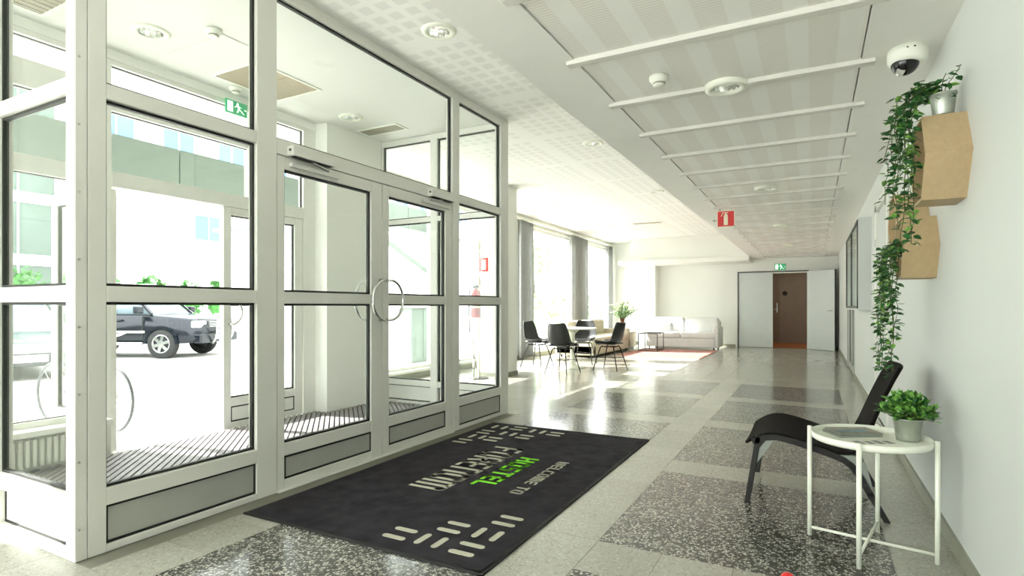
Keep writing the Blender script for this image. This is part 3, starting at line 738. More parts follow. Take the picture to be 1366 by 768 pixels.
# ================================================================ WELCOME MAT
mx0, mx1, my0, my1 = MAT_RECT
wm = thing('welcome_mat', 'black welcome mat with grey and green lettering before the doors', 'door mat', (-1.98, 3.385, 0))
def mat_surf(u, v):
    x, y = mx0 + .018 + (mx1 - mx0 - .036) * u, my0 + .018 + (my1 - my0 - .036) * v
    return x, y, .010 + (.006 * math.sin(y * 7) ** 2 * (1 if u > .97 else 0))
mb = MB().grid(mat_surf, 24, 40)
mb.build('pile', 'mat_black', wm, True)
rim = MB(); rr = random.Random(3); RE = .022
for s in range(40):
    a, b = my0 + (my1-my0)*s/40, my0 + (my1-my0)*(s+1)/40
    for x0, x1 in ((mx0, mx0 + RE), (mx1 - RE, mx1)):
        za = zb = .006
        rim.box(x0, a, .0005, x1, b, .0075 + (.004 * math.sin(a * 9) ** 2 if x0 > -2 else 0))
rim.box(mx0, my0, .0005, mx1, my0 + RE, .008).box(mx0, my1 - RE, .0005, mx1, my1, .008)
rim.box(mx0 + .02, my0 + .02, .0005, mx1 - .02, my1 - .02, .006)
rim.build('rubber_edge', 'mat_rubber', wm)
# stroke letters on a 0..1 cell; local x runs along -Y, local y along +X
def arc(cx, cy_, r, a0, a1, n=5, ry=None): return [(cx + r*math.cos(math.radians(a0+(a1-a0)*k/n)), cy_ + (ry or r)*math.sin(math.radians(a0+(a1-a0)*k/n))) for k in range(n+1)]
q = .28
RR = lambda: arc(1-q, 1-q*.6, q, 0, 90, 5, q*.6) + arc(q, 1-q*.6, q, 90, 180, 5, q*.6) + arc(q, q*.6, q, 180, 270, 5, q*.6) + arc(1-q, q*.6, q, 270, 360, 5, q*.6) + [(1, 1-q*.6)]
GLYPH = {
 'F': [[(0, 0), (0, 1-q*.6)] + arc(q, 1-q*.6, q, 180, 90, 5, q*.6) + [(1, 1)], [(0, .5), (.85, .5)]],
 'O': [RR()],
 'R': [[(0, 0), (0, 1), (1-q, 1)] + arc(1-q, 1-q*.6, q, 90, 0, 5, q*.6) + [(1, .62)] + arc(1-q, .62, q, 0, -90, 5, q*.6) + [(0, .45)], [(.55, .45), (1, 0)]],
 'E': [[(1, 1), (q, 1)] + arc(q, 1-q*.6, q, 90, 180, 5, q*.6) + arc(q, q*.6, q, 180, 270, 5, q*.6) + [(1, 0)], [(0, .5), (.9, .5)]],
 'N': [[(0, 0), (0, 1), (1-q, 1)] + arc(1-q, 1-q*.6, q, 90, 0, 5, q*.6) + [(1, 0)]],
 'M': [[(0, 0), (0, 1), (1-q*.6, 1)] + arc(1-q*.6, 1-q*.6, q*.6, 90, 0, 5) + [(1, 0)], [(.5, 0), (.5, 1)]],
 'H': [[(0, 0), (0, 1)], [(1, 0), (1, 1)], [(0, .5), (1, .5)]],
 'S': [[(1, 1), (q, 1)] + arc(q, .75, q, 90, 270, 6, .25) + [(1-q, .5)] + arc(1-q, .25, q, 90, -90, 6, .25) + [(0, 0)]],
 'T': [[(0, 1), (1, 1)], [(.5, 0), (.5, 1)]],
 'L': [[(0, 1), (0, 0), (1, 0)]],
 'W': [[(0, 1), (0, q*.6)] + arc(q*.6, q*.6, q*.6, 180, 270, 4) + [(1-q*.6, 0)] + arc(1-q*.6, q*.6, q*.6, 270, 360, 4) + [(1, 1)], [(.5, 0), (.5, .9)]],
 'C': [[(1, 1), (q, 1)] + arc(q, 1-q*.6, q, 90, 180, 5, q*.6) + arc(q, q*.6, q, 180, 270, 5, q*.6) + [(1, 0)]],
}
def stroke(mb, pts, w, z0, z1):
    for (ax_, ay), (bx_, by) in zip(pts, pts[1:]):
        d = Vector((bx_-ax_, by-ay, 0))
        if d.length < 1e-6: continue
        e = d.normalized() * w * .42
        mb.bar((ax_-e.x, ay-e.y, (z0+z1)/2), (bx_+e.x, by+e.y, (z0+z1)/2), w, z1-z0)
def word(text, y_start, y_end, x_base, x_top, w, m, gap=.28):
    adv = [(.45 if c == ' ' else (1.3 if c in 'MW' else .92 if c in 'LTEF' else 1.0)) for c in text]
    tot = sum(adv) + gap * (len(text) - 1); unit = (y_start - y_end) / tot; cur = y_start
    for c, a in zip(text, adv):
        if c != ' ':
            mb = MB(); W = a * unit - w; Hh = x_top - x_base - w
            for st in GLYPH[c]:
                stroke(mb, [(x_base + w/2 + py_*Hh, cur - w/2 - pxx*W) for pxx, py_ in st], w, .0095, .0125)
            mb.build('letter', m, wm)
        cur -= (a + gap) * unit
word('FORENOM', 3.93, 2.82, -2.245, -1.99, .028, 'mat_grey')
word('HOSTEL', 3.735, 3.02, -1.915, -1.765, .024, 'mat_green')
word('WELCOME TO', 3.755, 2.99, -1.62, -1.54, .013, 'mat_grey', .34)
def capsule(x0, y0, x1, y1, w=.034):
    d = Vector((x1-x0, y1-y0, 0)).normalized(); n = Vector((-d.y, d.x, 0)); pts = []
    for c, s in (((x1, y1), 0), ((x0, y0), 1)):
        for k in range(7):
            a = -PI/2 + PI*k/6 + PI*s
            v = d*math.cos(a)*w/2 + n*math.sin(a)*w/2; pts.append((c[0]+v.x, c[1]+v.y))
    MB().prism(pts, 'z', .0095, .0125).build('dash', 'mat_grey', wm)
XPAIR = [(-1.80, 2.197), (-1.608, 2.385), (-1.408, 2.588), (-1.412, 2.200), (-2.0, 4.55), (-2.19, 4.33), (-2.39, 4.13), (-2.585, 3.96), (-2.39, 4.60), (-2.585, 4.34)]
YPAIR = [(-1.612, 2.198), (-1.41, 2.39), (-2.18, 4.57), (-2.37, 4.37), (-2.555, 4.15), (-2.57, 4.57)]
for x, y in XPAIR:
    for d in (-.048, .048): capsule(x - .05, y + d, x + .05, y + d)
for x, y in YPAIR:
    for d in (-.05, .05): capsule(x + d, y - .045, x + d, y + .045)

# ================================================================ LOUNGE CHAIR (bent frame, dark fabric shell)
lc = thing('lounge_chair', 'black low lounge chair with slanted back beside the white table', 'chair', (0, 3.87, 0))
prof = [(-.352, .335), (-.332, .352), (-.29, .382), (-.235, .405), (-.18, .410), (-.10, .394), (0, .367), (.09, .342), (.16, .328), (.205, .342), (.235, .385), (.262, .455), (.295, .545), (.332, .64), (.37, .73), (.402, .79), (.412, .806)]
wid = [.335, .345, .352, .355, .356, .355, .35, .343, .33, .315, .30, .285, .275, .27, .262, .245, .22]
def chair_pt(i, v):
    x, z = prof[i]; w = wid[i]; t = 2*v - 1
    sag = -.018 * (1 - t*t) if i < 9 else 0
    dx = .03 * (1 - t*t) if i >= 9 else 0
    return (x + dx, 3.87 + w * t, z + sag)
n_p = len(prof) - 1
mb = MB().grid(lambda u, v: chair_pt(round(u * n_p), v), n_p, 12)
mb.build('seat_and_back', 'chair_fabric', lc, True, solid=.02, sub=1)
for ys in (3.535, 4.205):
    s = 1 if ys < 3.87 else -1
    fl = MB().bar((-.278, ys, .385), (-.3375, ys, -.01), .03, .034, (0, 1, 0)); fl.v = [(a, b_, max(c, 0)) for a, b_, c in fl.v]
    fl.build('front_leg', 'chair_frame', lc, bevel=.003)
    pts = [(-.31, .352), (-.24, .383), (-.18, .391), (-.09, .375), (.0, .350), (.09, .324), (.145, .304), (.182, .278), (.215, .235), (.265, .14), (.338, .0)]
    sd = MB()
    for (a, za), (b_, zb) in zip(pts, pts[1:]):
        sd.bar((a, ys, za), (b_ + (b_-a)*.06, ys, zb + (zb-za)*.06), .032, .034, (0, 1, 0))
    sd.v = [(a, b_, max(c, 0)) for a, b_, c in sd.v]
    sd.build('side_rail', 'chair_frame', lc)
    MB().prism([(.09, .325), (.20, .33), (.25, .29), (.285, .14), (.235, .20), (.185, .275)], 'y', ys - .008, ys + .008).build('web', 'chair_web', lc)
    MB().prism([(-.285, .30), (-.312, .19), (-.20, .365), (-.17, .375), (-.23, .375)], 'y', ys - .008, ys + .008).build('web', 'chair_web', lc)
MB().bar((.13, 3.535, .305), (.13, 4.205, .305), .04, .02).build('cross_rail', 'chair_frame', lc)
MB().bar((-.23, 3.535, .372), (-.23, 4.205, .372), .04, .02).build('cross_rail', 'chair_frame', lc)

# ================================================================ SIDE TABLE with magazines and plant
tx, ty, tz = .232, 3.105, .508
st = thing('side_table', 'round white metal tray table by the corridor wall', 'table', (tx, ty, 0))
MB().lathe([(0, tz - .006), (.232, tz - .006), (.240, tz), (.243, tz + .027), (.239, tz + .027), (.234, tz + .004), (.228, tz), (0, tz)], (tx, ty, 0), 48, cap=False).build('tray', 'white_metal', st, True)
FEET = [(.175, 2.854), (-.015, 3.164), (.482, 3.061), (.285, 3.357)]
for x, y in FEET: MB().tube([(x, y, 0), (x, y, .540)], .0105, 12).build('leg', 'white_metal', st, True)
MB().tube([(FEET[1][0], FEET[1][1], .04), (FEET[2][0], FEET[2][1], .04)], .007, 8).build('cross_bar', 'white_metal', st, True)
MB().tube([(FEET[0][0], FEET[0][1], .053), (FEET[3][0], FEET[3][1], .053)], .007, 8).build('cross_bar', 'white_metal', st, True)
def magazine(label, loc, rz, w, h, t, cover, stripe=None):
    m = thing('magazine', label, 'magazine', loc, rz)
    MB().box(-w/2, -h/2, .0008, w/2, h/2, t - .0008).build('pages', 'chair_web', m, world=False)
    MB().box(-w/2 - .001, -h/2 - .001, t - .001, w/2 + .001, h/2 + .001, t).build('cover', cover, m, world=False)
    MB().box(-w/2 - .001, -h/2 - .001, 0, w/2 + .001, h/2 + .001, .001).build('back_cover', 'paper_mixed', m, world=False)
    if stripe: MB().box(-w/2 + .02, -h/2 + .03, t, w/2 - .05, h/2 - .06, t + .0006).build('cover_picture', stripe, m, world=False)
    return m
magazine('thin grey-brown magazine at the bottom of the stack on the tray table', (.167, 3.212, tz), .54, .205, .142, .010, 'paper_mixed')
magazine('blue and white magazine on top of the stack on the tray table', (.172, 3.215, tz + .010), .46, .20, .138, .010, 'paper_mixed', 'paper_blue')
lf = thing('leaflet', 'printed white leaflet lying on the tray below the magazines', 'leaflet', (.245, 3.06, tz), .55)
MB().box(-.10, -.055, 0, .10, .055, .0015).build('sheet', 'paper', lf, world=False)
for k in range(4): MB().box(-.085 + .045*k, -.035, .0015, -.055 + .045*k, .03 - .01*(k % 2), .002).build('print', 'chair_web', lf, world=False)

def leaf_quad(mb, p, d, n, L_, W_):
    d = Vector(d).normalized(); n = Vector(n); s = d.cross(n)
    if s.length < 1e-4: s = d.orthogonal()
    s.normalize(); n = s.cross(d).normalized(); p = Vector(p)
    mb._add([p, p + d*L_*.28 + s*W_*.44 + n*W_*.12, p + d*L_*.62 + s*W_*.42 + n*W_*.12, p + d*L_, p + d*L_*.62 - s*W_*.42 + n*W_*.12, p + d*L_*.28 - s*W_*.44 + n*W_*.12], [(0, 1, 2, 3), (0, 3, 4, 5)])
def pot(parent, c, r0, r1, h, m='zinc'):
    p = MB().lathe([(0, 0), (r0, 0), (r0 + (r1-r0)*.12, h*.12), (r0 + (r1-r0)*.13, h*.15), (r1, h*.93), (r1 + .004, h*.96), (r1 + .004, h), (r1 - .004, h), (r1 - .006, h*.85), (0, h*.84)], c, 28, cap=False).build('pot', m, parent, True)
    MB().lathe([(0, h*.86), (r1 - .007, h*.855)], c, 20, cap=False).build('soil', 'soil', parent)
    return p
pp = thing('potted_plant', 'small bushy plant in a zinc pot on the tray table', 'plant', (.388, 3.183, tz))
pcx, pcy = .388, 3.183
pot(pp, (pcx, pcy, tz), .045, .060, .105)
rp = random.Random(11); fo, fo2, sm_ = MB(), MB(), MB()
for k in range(170):
    a = rp.uniform(0, 2*PI); e = rp.uniform(.05, 1.45); R = rp.uniform(.72, 1.0)
    tip = (pcx + .128*R*math.cos(a)*math.cos(e), pcy + .128*R*math.sin(a)*math.cos(e), tz + .095 + .125*R*math.sin(e))
    root = (pcx + .02*math.cos(a), pcy + .02*math.sin(a), tz + .09)
    sm_.tube([root, ((root[0]+tip[0])/2, (root[1]+tip[1])/2, (root[2]+tip[2])/2 + .012), tip], .0012, 4)
    for j in range(9):
        t = .45 + .55*j/8; p = Vector(root).lerp(Vector(tip), t); p.z += .012*math.sin(PI*t)
        dr = Vector((rp.uniform(-1, 1), rp.uniform(-1, 1), rp.uniform(-.2, .9))) + (Vector(tip)-Vector(root)).normalized()*.6
        leaf_quad(fo if rp.random() < .45 else fo2, p, dr, (rp.uniform(-.4, .4), rp.uniform(-.4, .4), 1), rp.uniform(.022, .033), rp.uniform(.014, .020))
fo.build('foliage', 'leaf_dark', pp)['kind'] = 'stuff'; fo2.build('young_foliage', 'leaf_light', pp)['kind'] = 'stuff'; sm_.build('stems', 'stem', pp)['kind'] = 'stuff'

# ================================================================ HEXAGON WALL SHELVES and trailing plants
SX = .42
def hex_shelf(label, yc, zc, s, hh, t=.012):
    h = thing('hexagon_shelf', label, 'shelf', (XR, yc, zc))
    def ring(ss, h_): return [(yc - ss, zc), (yc - ss*.5, zc + h_), (yc + ss*.5, zc + h_), (yc + ss, zc), (yc + ss*.5, zc - h_), (yc - ss*.5, zc - h_)]
    o, i = ring(s, hh), ring(s - t*1.15, hh - t)
    for k in range(6):
        l = (k + 1) % 6
        MB().prism([o[k], o[l], i[l], i[k]], 'x', SX, XR).build('board', 'birch', h)
    return h
hex_shelf('large birch hexagon shelf under the zinc pot', 3.145, 1.782, .213, .184)
hex_shelf('lower birch hexagon shelf with ivy trailing out of it', 3.805, 1.45, .193, .165)
hex_shelf('birch hexagon shelf tucked behind the other two', 4.10, 1.625, .193, .165)

HEXES = [(3.145, 1.782, .213, .184), (3.805, 1.45, .193, .165), (4.10, 1.625, .193, .165)]
def in_hex(y, z, yc, zc, s_, h_):
    dy, dz = abs(y - yc), abs(z - zc); return dz < h_ and dy < s_ - (dz / h_) * s_ / 2
def back_height(x):
    """height of the lounge chair's slanted back at x"""
    if x >= .40: return .822
    for (xa, za), (xb, zb) in zip(prof[9:], prof[10:]):
        if xa <= x <= xb: return za + (zb - za) * (x - xa) / (xb - xa) + .016
    return .36
def leaf_blocked(q0, dr, L_, W_):
    d = dr.normalized(); sd = d.cross(Vector((0, 0, 1))); sd = sd.normalized() if sd.length > 1e-4 else Vector((1, 0, 0))
    for t in (0, .2, .4, .6, .8, 1.0):
        for w in (-.5, 0, .5):
            p = q0 + d * L_ * t + sd * W_ * w
            if p.x > XR - .004 or (3.56 < p.y < 4.18 and p.z < back_height(p.x)): return True
            if p.x > SX - .006 and any(in_hex(p.y, p.z, yc, zc, s_ + .004, h_ + .004) and not in_hex(p.y, p.z, yc, zc, s_ - .02, h_ - .017) for yc, zc, s_, h_ in HEXES): return True
    return False
def trailing(label, potc, pr0, pr1, ph, strands, seed, dens=.02):
    t = thing('trailing_plant', label, 'plant', potc)
    pot(t, potc, pr0, pr1, ph)
    r = random.Random(seed); A, B_, S = MB(), MB(), MB()
    for pts in strands:
        pts = [Vector(p) for p in pts]
        # smooth the strand
        dense = []
        for a, b in zip(pts, pts[1:]):
            n = max(2, int((b-a).length / dens))
            for k in range(n): dense.append(a.lerp(b, k/n))
        dense.append(pts[-1])
        S.tube(dense[::2] + [dense[-1]], .0016, 4)
        for k, p in enumerate(dense):
            for s in range(1 + (k % 3 == 0)):
                az = r.uniform(0, 2*PI); dr = Vector((math.cos(az), math.sin(az), r.uniform(-.9, .35)))
                q0 = p + dr.normalized() * r.uniform(.002, .014)
                tgt, nn, ll, ww = (A if r.random() < .8 else B_), (r.uniform(-.5, .5), r.uniform(-.5, .5), 1), r.uniform(.030, .046), r.uniform(.021, .029)
                if not leaf_blocked(q0, dr, ll, ww): leaf_quad(tgt, q0, dr, nn, ll, ww)
    A.build('foliage', 'leaf_dark', t)['kind'] = 'stuff'; B_.build('young_foliage', 'leaf_light', t)['kind'] = 'stuff'; S.build('vines', 'stem', t)['kind'] = 'stuff'
    return t
def drop(r, x0, y0, z0, xe, ye, zmid, zend, jx=.03):
    """strand rising from a pot, over an edge at xe, down to zend"""
    p = [(x0, y0, z0), ((x0+xe)/2, (y0+ye)/2, z0 + r.uniform(.03, .07)), (xe, ye, zmid)]
    z = zmid
    x, y = xe, ye
    while z - .06 > zend:
        if 3.5 < y < 4.2 and z - .06 < back_height(x) + .01: zend = max(zend, back_height(x) + .012); break
        z -= .06; x += r.uniform(-jx, jx) * .5; y += r.uniform(-jx, jx) * .5; x = min(x, SX - .012); p.append((x, y, z))
    if 3.5 < y < 4.2: zend = max(zend, back_height(x) + .012)
    p.append((x, y, zend)); return p
r1 = random.Random(5); P1 = (.505, 3.085, 1.966); strands = []
for k in range(10):
    xe = r1.uniform(.325, .405); strands.append(drop(r1, P1[0] + r1.uniform(-.025, .015), P1[1] + r1.uniform(-.03, .03), 2.055, xe, r1.uniform(2.98, 3.22), r1.uniform(1.98, 2.08), r1.uniform(1.66, 1.90) if k > 4 else r1.uniform(1.52, 1.62), .04))
for k in range(3): strands.append(drop(r1, P1[0], P1[1], 2.055, r1.uniform(.365, .40), r1.uniform(3.04, 3.16), 2.0, r1.uniform(1.36, 1.52), .02))
strands.append([(P1[0], P1[1], 2.055), (.51, 3.05, 2.09), (.53, 2.98, 2.11), (.54, 2.94, 2.135)]); strands.append([(P1[0], P1[1], 2.055), (.49, 3.04, 2.10), (.50, 2.99, 2.125)])
trailing('ivy trailing from a zinc pot on the large hexagon shelf', P1, .038, .048, .098, strands, 21)
r2 = random.Random(9); P2 = (.495, 3.80, 1.2968); strands = []
for k in range(16):
    xe = r2.uniform(.325, .405); strands.append(drop(r2, P2[0] - r2.uniform(0, .03), P2[1] + r2.uniform(-.04, .04), 1.41, xe, r2.uniform(3.64, 3.92), r2.uniform(1.40, 1.50), r2.uniform(.88, 1.2) if k > 5 else r2.uniform(.745, .80), .03))
trailing('long ivy hanging out of the lower hexagon shelf', P2, .05, .062, .11, strands, 22)

# ================================================================ CORRIDOR WALL CABINET
cb = thing('wall_cabinet', 'shallow white glazed display cabinet on the corridor wall', 'cabinet', (XR, 7.56, 1.08))
cx0 = .455
for b_ in ((cx0, 7.56, 1.09, XR, 7.58, 2.15), (cx0, 10.0, 1.09, XR, 10.02, 2.15), (cx0, 7.58, 1.09, XR, 10.0, 1.11), (cx0, 7.58, 2.13, XR, 10.0, 2.15), (XR - .012, 7.58, 1.11, XR - .002, 10.0, 2.13)): box('body_panel', 'wall_cool', b_, cb)
for a, b_ in ((7.58, 8.79), (8.79, 10.0)):
    fm = MB(); 
    for u0, u1, z0, z1 in ((a, a + .03, 1.11, 2.13), (b_ - .03, b_, 1.11, 2.13), (a + .03, b_ - .03, 1.11, 1.14), (a + .03, b_ - .03, 2.10, 2.13)): fm.box(cx0 - .012, u0, z0, cx0 + .004, u1, z1)
    dd = fm.build('door', 'bumper', cb); box('pane', 'glass', (cx0 - .005, a + .03, 1.14, cx0 - .001, b_ - .03, 2.10), dd)
box('notice_board', 'screen_dark', (XR - .02, 7.65, 1.2, XR - .013, 8.6, 1.85), cb)
box('notice_sheet', 'paper', (XR - .024, 8.9, 1.3, XR - .014, 9.6, 1.95), cb)

# small red ball on the floor
rc = thing('red_ball', 'small red ball lying on the dark terrazzo before the table', 'ball', (-.090, 2.53, 0))
MB().ell((-.090, 2.53, .029), (.029, .029, .029), 20, 12).build('ball_shell', 'red', rc, True)
MB().tube([(-.090 + .0292*math.cos(2*PI*k/24), 2.53 + .0292*math.sin(2*PI*k/24), .029) for k in range(24)], .0012, 5, True).build('seam', 'red_dark', rc, True)

# ================================================================ VESTIBULE FURNISHINGS
gm = thing('entrance_grating', 'ribbed grey entrance grating covering the vestibule floor', 'entrance mat', ((XF + XP) / 2, 3.3, 0))
gx0, gx1, gy0, gy1 = XF + .005, XP - .09, YC + .08, YE - .08
box('tray', 'grate_gap', (gx0, gy0, -.003, gx1, 4.35, .003), gm); box('tray', 'grate_gap', (XF + .165, 4.35, -.003, gx1, gy1, .004), gm)
mb = MB(); c = gx0 + gy0
while c < gx1 + gy1:                                                   # ribs at 45 degrees: x + y = c
    lo, hi = max(gx0 + .014, c - gy1 + .014), min(gx1 - .014, c - gy0 - .014)
    if c - lo > 4.33: lo = max(lo, min(hi, XF + .175)) if c - max(lo, XF + .175) > 4.33 else max(lo, c - 4.33)
    if hi - lo > .03: mb.bar((lo, c - lo, .0095), (hi, c - hi, .0095), .034, .013)
    c += .066
rb = mb.build('ribs', 'grate', gm); rb['kind'] = 'stuff'
rad = thing('radiator', 'low white ribbed radiator under the vestibule street window', 'radiator', (XF + .09, 1.85, .04))
box('back_plate', 'radiator', (XF + .045, 1.46, .05, XF + .055, 2.26, .235), rad)
for k in range(20): box('fin', 'radiator', (XF + .055, 1.465 + k * .04, .05, XF + .10, 1.465 + k * .04 + .024, .235), rad, .004)
box('foot', 'radiator', (XF + .04, 1.55, .015, XF + .09, 1.60, .06), rad); box('foot', 'radiator', (XF + .04, 2.12, .015, XF + .09, 2.17, .06), rad)
tag(box('red_sticker', 'red', (OX0 - .19, 2.392, 1.50, OX0 - .06, 2.395, 1.62)), 'small red sticker on the open outer door', 'sticker')

# ================================================================ LOUNGE
def curtain(label, u0, u1, x=XL + .10, folds=7, z0=.04, z1=2.98, gather=0):
    c = thing('curtain', label, 'curtain', (x, (u0+u1)/2, z0))
    def f(u, v):
        y = u0 + (u1-u0)*u; a = .035 + .012*math.sin(5*u+1)
        return (x + a*math.sin(2*PI*folds*u + .6*math.sin(3*v)), y + .012*math.sin(4*PI*folds*u), z0 + (z1-z0)*v)
    MB().grid(f, folds*10, 8).build('cloth', 'curtain', c, True, solid=.004)
    for k in range(folds): 
        yy = u0 + (u1-u0)*(k+.5)/folds
        MB().tube([(x, yy, z1 - .01), (x, yy, z1 + .017)], .006, 6).build('glider', 'white_plastic', c)
    return c
curtain('grey curtain behind the square pier', 10.62, 11.3, folds=5)
curtain('grey curtain hanging between the two lounge windows', 13.5, 14.75, folds=7)
curtain('grey curtain gathered at the end wall corner', 16.45, 16.92, folds=4)
curtain('grey curtain beside the vestibule end window', 7.8, 8.3, folds=4)
cr = tag(MB().box(XL + .06, 5.4, 2.995, XL + .15, 16.95, 3.03).build('curtain_rail', 'white_metal'), 'long white curtain rail above the lounge windows', 'curtain rail')

# shell chairs round a white pedestal table
def shell_chair(label, loc, rz, group):
    c = thing('shell_chair', label, 'chair', loc, rz, group)          # faces local +x
    pr = [(.225, .44, .19), (.20, .465, .215), (.13, .462, .235), (.02, .448, .245), (-.09, .447, .245), (-.16, .47, .24), (-.20, .53, .235), (-.225, .62, .225), (-.25, .72, .205), (-.275, .82, .175), (-.28, .845, .14)]
    n = len(pr) - 1
    def f(u, v):
        x, z, w = pr[round(u*n)]; t = 2*v - 1; k = round(u*n)
        rise = .075*abs(t)**2.6 if k < 6 else .02*abs(t)**2
        fwd = (.085 if k >= 4 else 0)*abs(t)**2.2*min(1, (k-3)/3)
        return (x + fwd, w*t, z + rise)
    MB().grid(f, n, 12).build('shell', 'black_plastic', c, True, solid=.012, sub=1, world=False)
    MB().grid(lambda u, v: (.19 - .36*u, (.40*v - .20)*(1 - .1*u), .475 + .012*math.sin(PI*u)*math.sin(PI*v)), 6, 6).build('cushion', 'black_plastic', c, True, solid=.025, world=False)
    for sx in (1, -1):
        for sy in (1, -1):
            MB().tube([(.10*sx, .10*sy, .435), (.13*sx, .13*sy, .40), (.235*sx, .215*sy, 0)], [.011, .011, .008], 8).build('leg', 'black_metal', c, True, world=False)
    fm = MB()
    for sy in (1, -1): fm.tube([(.12, .12*sy, .415), (-.12, .12*sy, .415)], .008, 6)
    for sx in (1, -1): fm.tube([(.12*sx, -.12, .415), (.12*sx, .12, .415)], .008, 6)
    fm.tube([(.17, .155, .22), (-.17, -.155, .22)], .004, 6); fm.tube([(-.17, .155, .22), (.17, -.155, .22)], .004, 6)
    fm.build('under_frame', 'black_metal', c, True, world=False)
    return c
GC = 'black shell chairs round the white table'
shell_chair('black shell chair with its side to the curtain behind the pier', (-4.60, 9.62, 0), math.radians(-8), GC)
shell_chair('black shell chair turning its back to the hall', (-3.78, 8.92, 0), math.radians(82), GC)
shell_chair('black shell chair on the window side of the white table', (-4.02, 10.55, 0), math.radians(-80), GC)
shell_chair('black shell chair next to the beige sofa', (-3.22, 9.78, 0), math.radians(172), GC)
dt = thing('pedestal_table', 'round white pedestal table among the shell chairs', 'table', (-3.93, 9.72, 0))
MB().lathe([(0, .715), (.40, .718), (.45, .73), (.45, .738), (.44, .742), (0, .742)], (-3.93, 9.72, 0), 40, cap=False).build('table_top', 'white_metal', dt, True)
MB().lathe([(.24, 0), (.24, .01), (.12, .03), (.05, .09), (.038, .35), (.05, .62), (.14, .715)], (-3.93, 9.72, 0), 28).build('pedestal', 'white_metal', dt, True)

def cushion(name, m, parent, x0, y0, z0, x1, y1, z1, r=.05):
    o = MB().box(x0, y0, z0, x1, y1, z1).build(name, m, parent, True); bv = o.modifiers.new('bevel', 'BEVEL'); bv.width = r; bv.segments = 4; return o
s1 = thing('sofa', 'off-white two-seat sofa against the end wall', 'sofa', (-3.1, 15.8, 0))
cushion('base', 'sofa', s1, -4.02, 15.3, .06, -2.2, 16.2, .30, .03)
for a, b_ in ((-4.0, -3.12), (-3.10, -2.22)):
    cushion('seat_cushion', 'sofa', s1, a, 15.28, .29, b_, 16.0, .46, .05); cushion('back_cushion', 'sofa', s1, a, 15.78, .42, b_, 16.05, .84, .07)
cushion('backrest', 'sofa', s1, -4.02, 16.0, .06, -2.2, 16.2, .76, .05); cushion('armrest', 'sofa', s1, -2.30, 15.3, .06, -2.15, 16.2, .60, .04)
cushion('throw_pillow', 'curtain', s1, -3.9, 15.66, .45, -3.4, 15.80, .70, .06)
for x in (-3.95, -2.27):
    for yy in (15.37, 16.12): MB().tube([(x, yy, 0), (x, yy, .07)], .02, 8).build('leg', 'black_metal', s1)
s2 = thing('sofa', 'beige sofa along the lounge windows', 'sofa', (-4.75, 13.2, 0))
cushion('base', 'sofa_beige', s2, -5.15, 11.75, .05, -4.25, 14.55, .28, .03)
for a, b_ in ((11.95, 13.15), (13.17, 14.37)):
    cushion('seat_cushion', 'sofa_beige', s2, -5.0, a, .27, -4.23, b_, .44, .05); cushion('back_cushion', 'sofa_beige', s2, -5.12, a, .40, -4.88, b_, .80, .07)
cushion('backrest', 'sofa_beige', s2, -5.18, 11.75, .05, -5.05, 14.55, .72, .04)
for a in (11.75, 14.38): cushion('armrest', 'sofa_beige', s2, -5.15, a, .05, -4.25, a + .18, .56, .04)
for x in (-5.05, -4.33):
    for yy in (11.85, 14.45): MB().tube([(x, yy, 0), (x, yy, .06)], .02, 8).build('leg', 'black_metal', s2)
ct = thing('corner_table', 'low beige corner cube carrying the flower vase', 'side table', (-4.62, 15.05, 0))
box('cube_body', 'sofa_beige', (-4.95, 14.72, .04, -4.3, 15.32, .44), ct, .02); box('plinth', 'baseboard', (-4.9, 14.77, 0, -4.35, 15.27, .045), ct)
box('top', 'sofa', (-4.96, 14.71, .44, -4.29, 15.33, .458), ct, .006)
wt = thing('wire_table', 'black wire coffee table in front of the off-white sofa', 'table', (-3.67, 14.5, 0))
wx0, wx1, wy0, wy1, wz = -3.93, -3.45, 14.2, 14.85, .45
for x in (wx0, wx1):
    for yy in (wy0, wy1): MB().tube([(x, yy, .0095), (x, yy, wz)], .01, 6).build('leg', 'black_metal', wt)
for z in (.02, wz):
    fm = MB().tube([(wx0, wy0, z), (wx1, wy0, z)], .009, 6).tube([(wx0, wy1, z), (wx1, wy1, z)], .009, 6).tube([(wx0, wy0, z), (wx0, wy1, z)], .009, 6).tube([(wx1, wy0, z), (wx1, wy1, z)], .009, 6)
    fm.build('frame', 'black_metal', wt)
for k in range(1, 8): MB().tube([(wx0 + (wx1-wx0)*k/8, wy0, wz), (wx0 + (wx1-wx0)*k/8, wy1, wz)], .004, 6).build('wire', 'black_metal', wt)
rg = thing('rug', 'red rug under the wire coffee table, sunlit paleness in its colour', 'rug', (-3.1, 13.9, 0))
box('rug_pile', 'rug', (-4.05, 12.55, .001, -2.15, 15.2, .010), rg); 
for a in ((-4.05, 12.50, -2.15, 12.55), (-4.05, 15.2, -2.15, 15.25)): box('fringe', 'paper', (a[0], a[1], .001, a[2], a[3], .006), rg)
vz = .458; vx, vy = -4.60, 15.0
fv = thing('flower_vase', 'brown glass vase of white lilies on the corner cube', 'vase', (vx, vy, vz))
MB().lathe([(0, 0), (.055, 0), (.05, .03), (.045, .15), (.055, .28), (.075, .36), (.068, .36), (.045, .27), (.035, .15), (0, .04)], (vx, vy, vz), 24, cap=False).build('vase_body', 'vase', fv, True)
rv = random.Random(4); A, F_, S = MB(), MB(), MB()
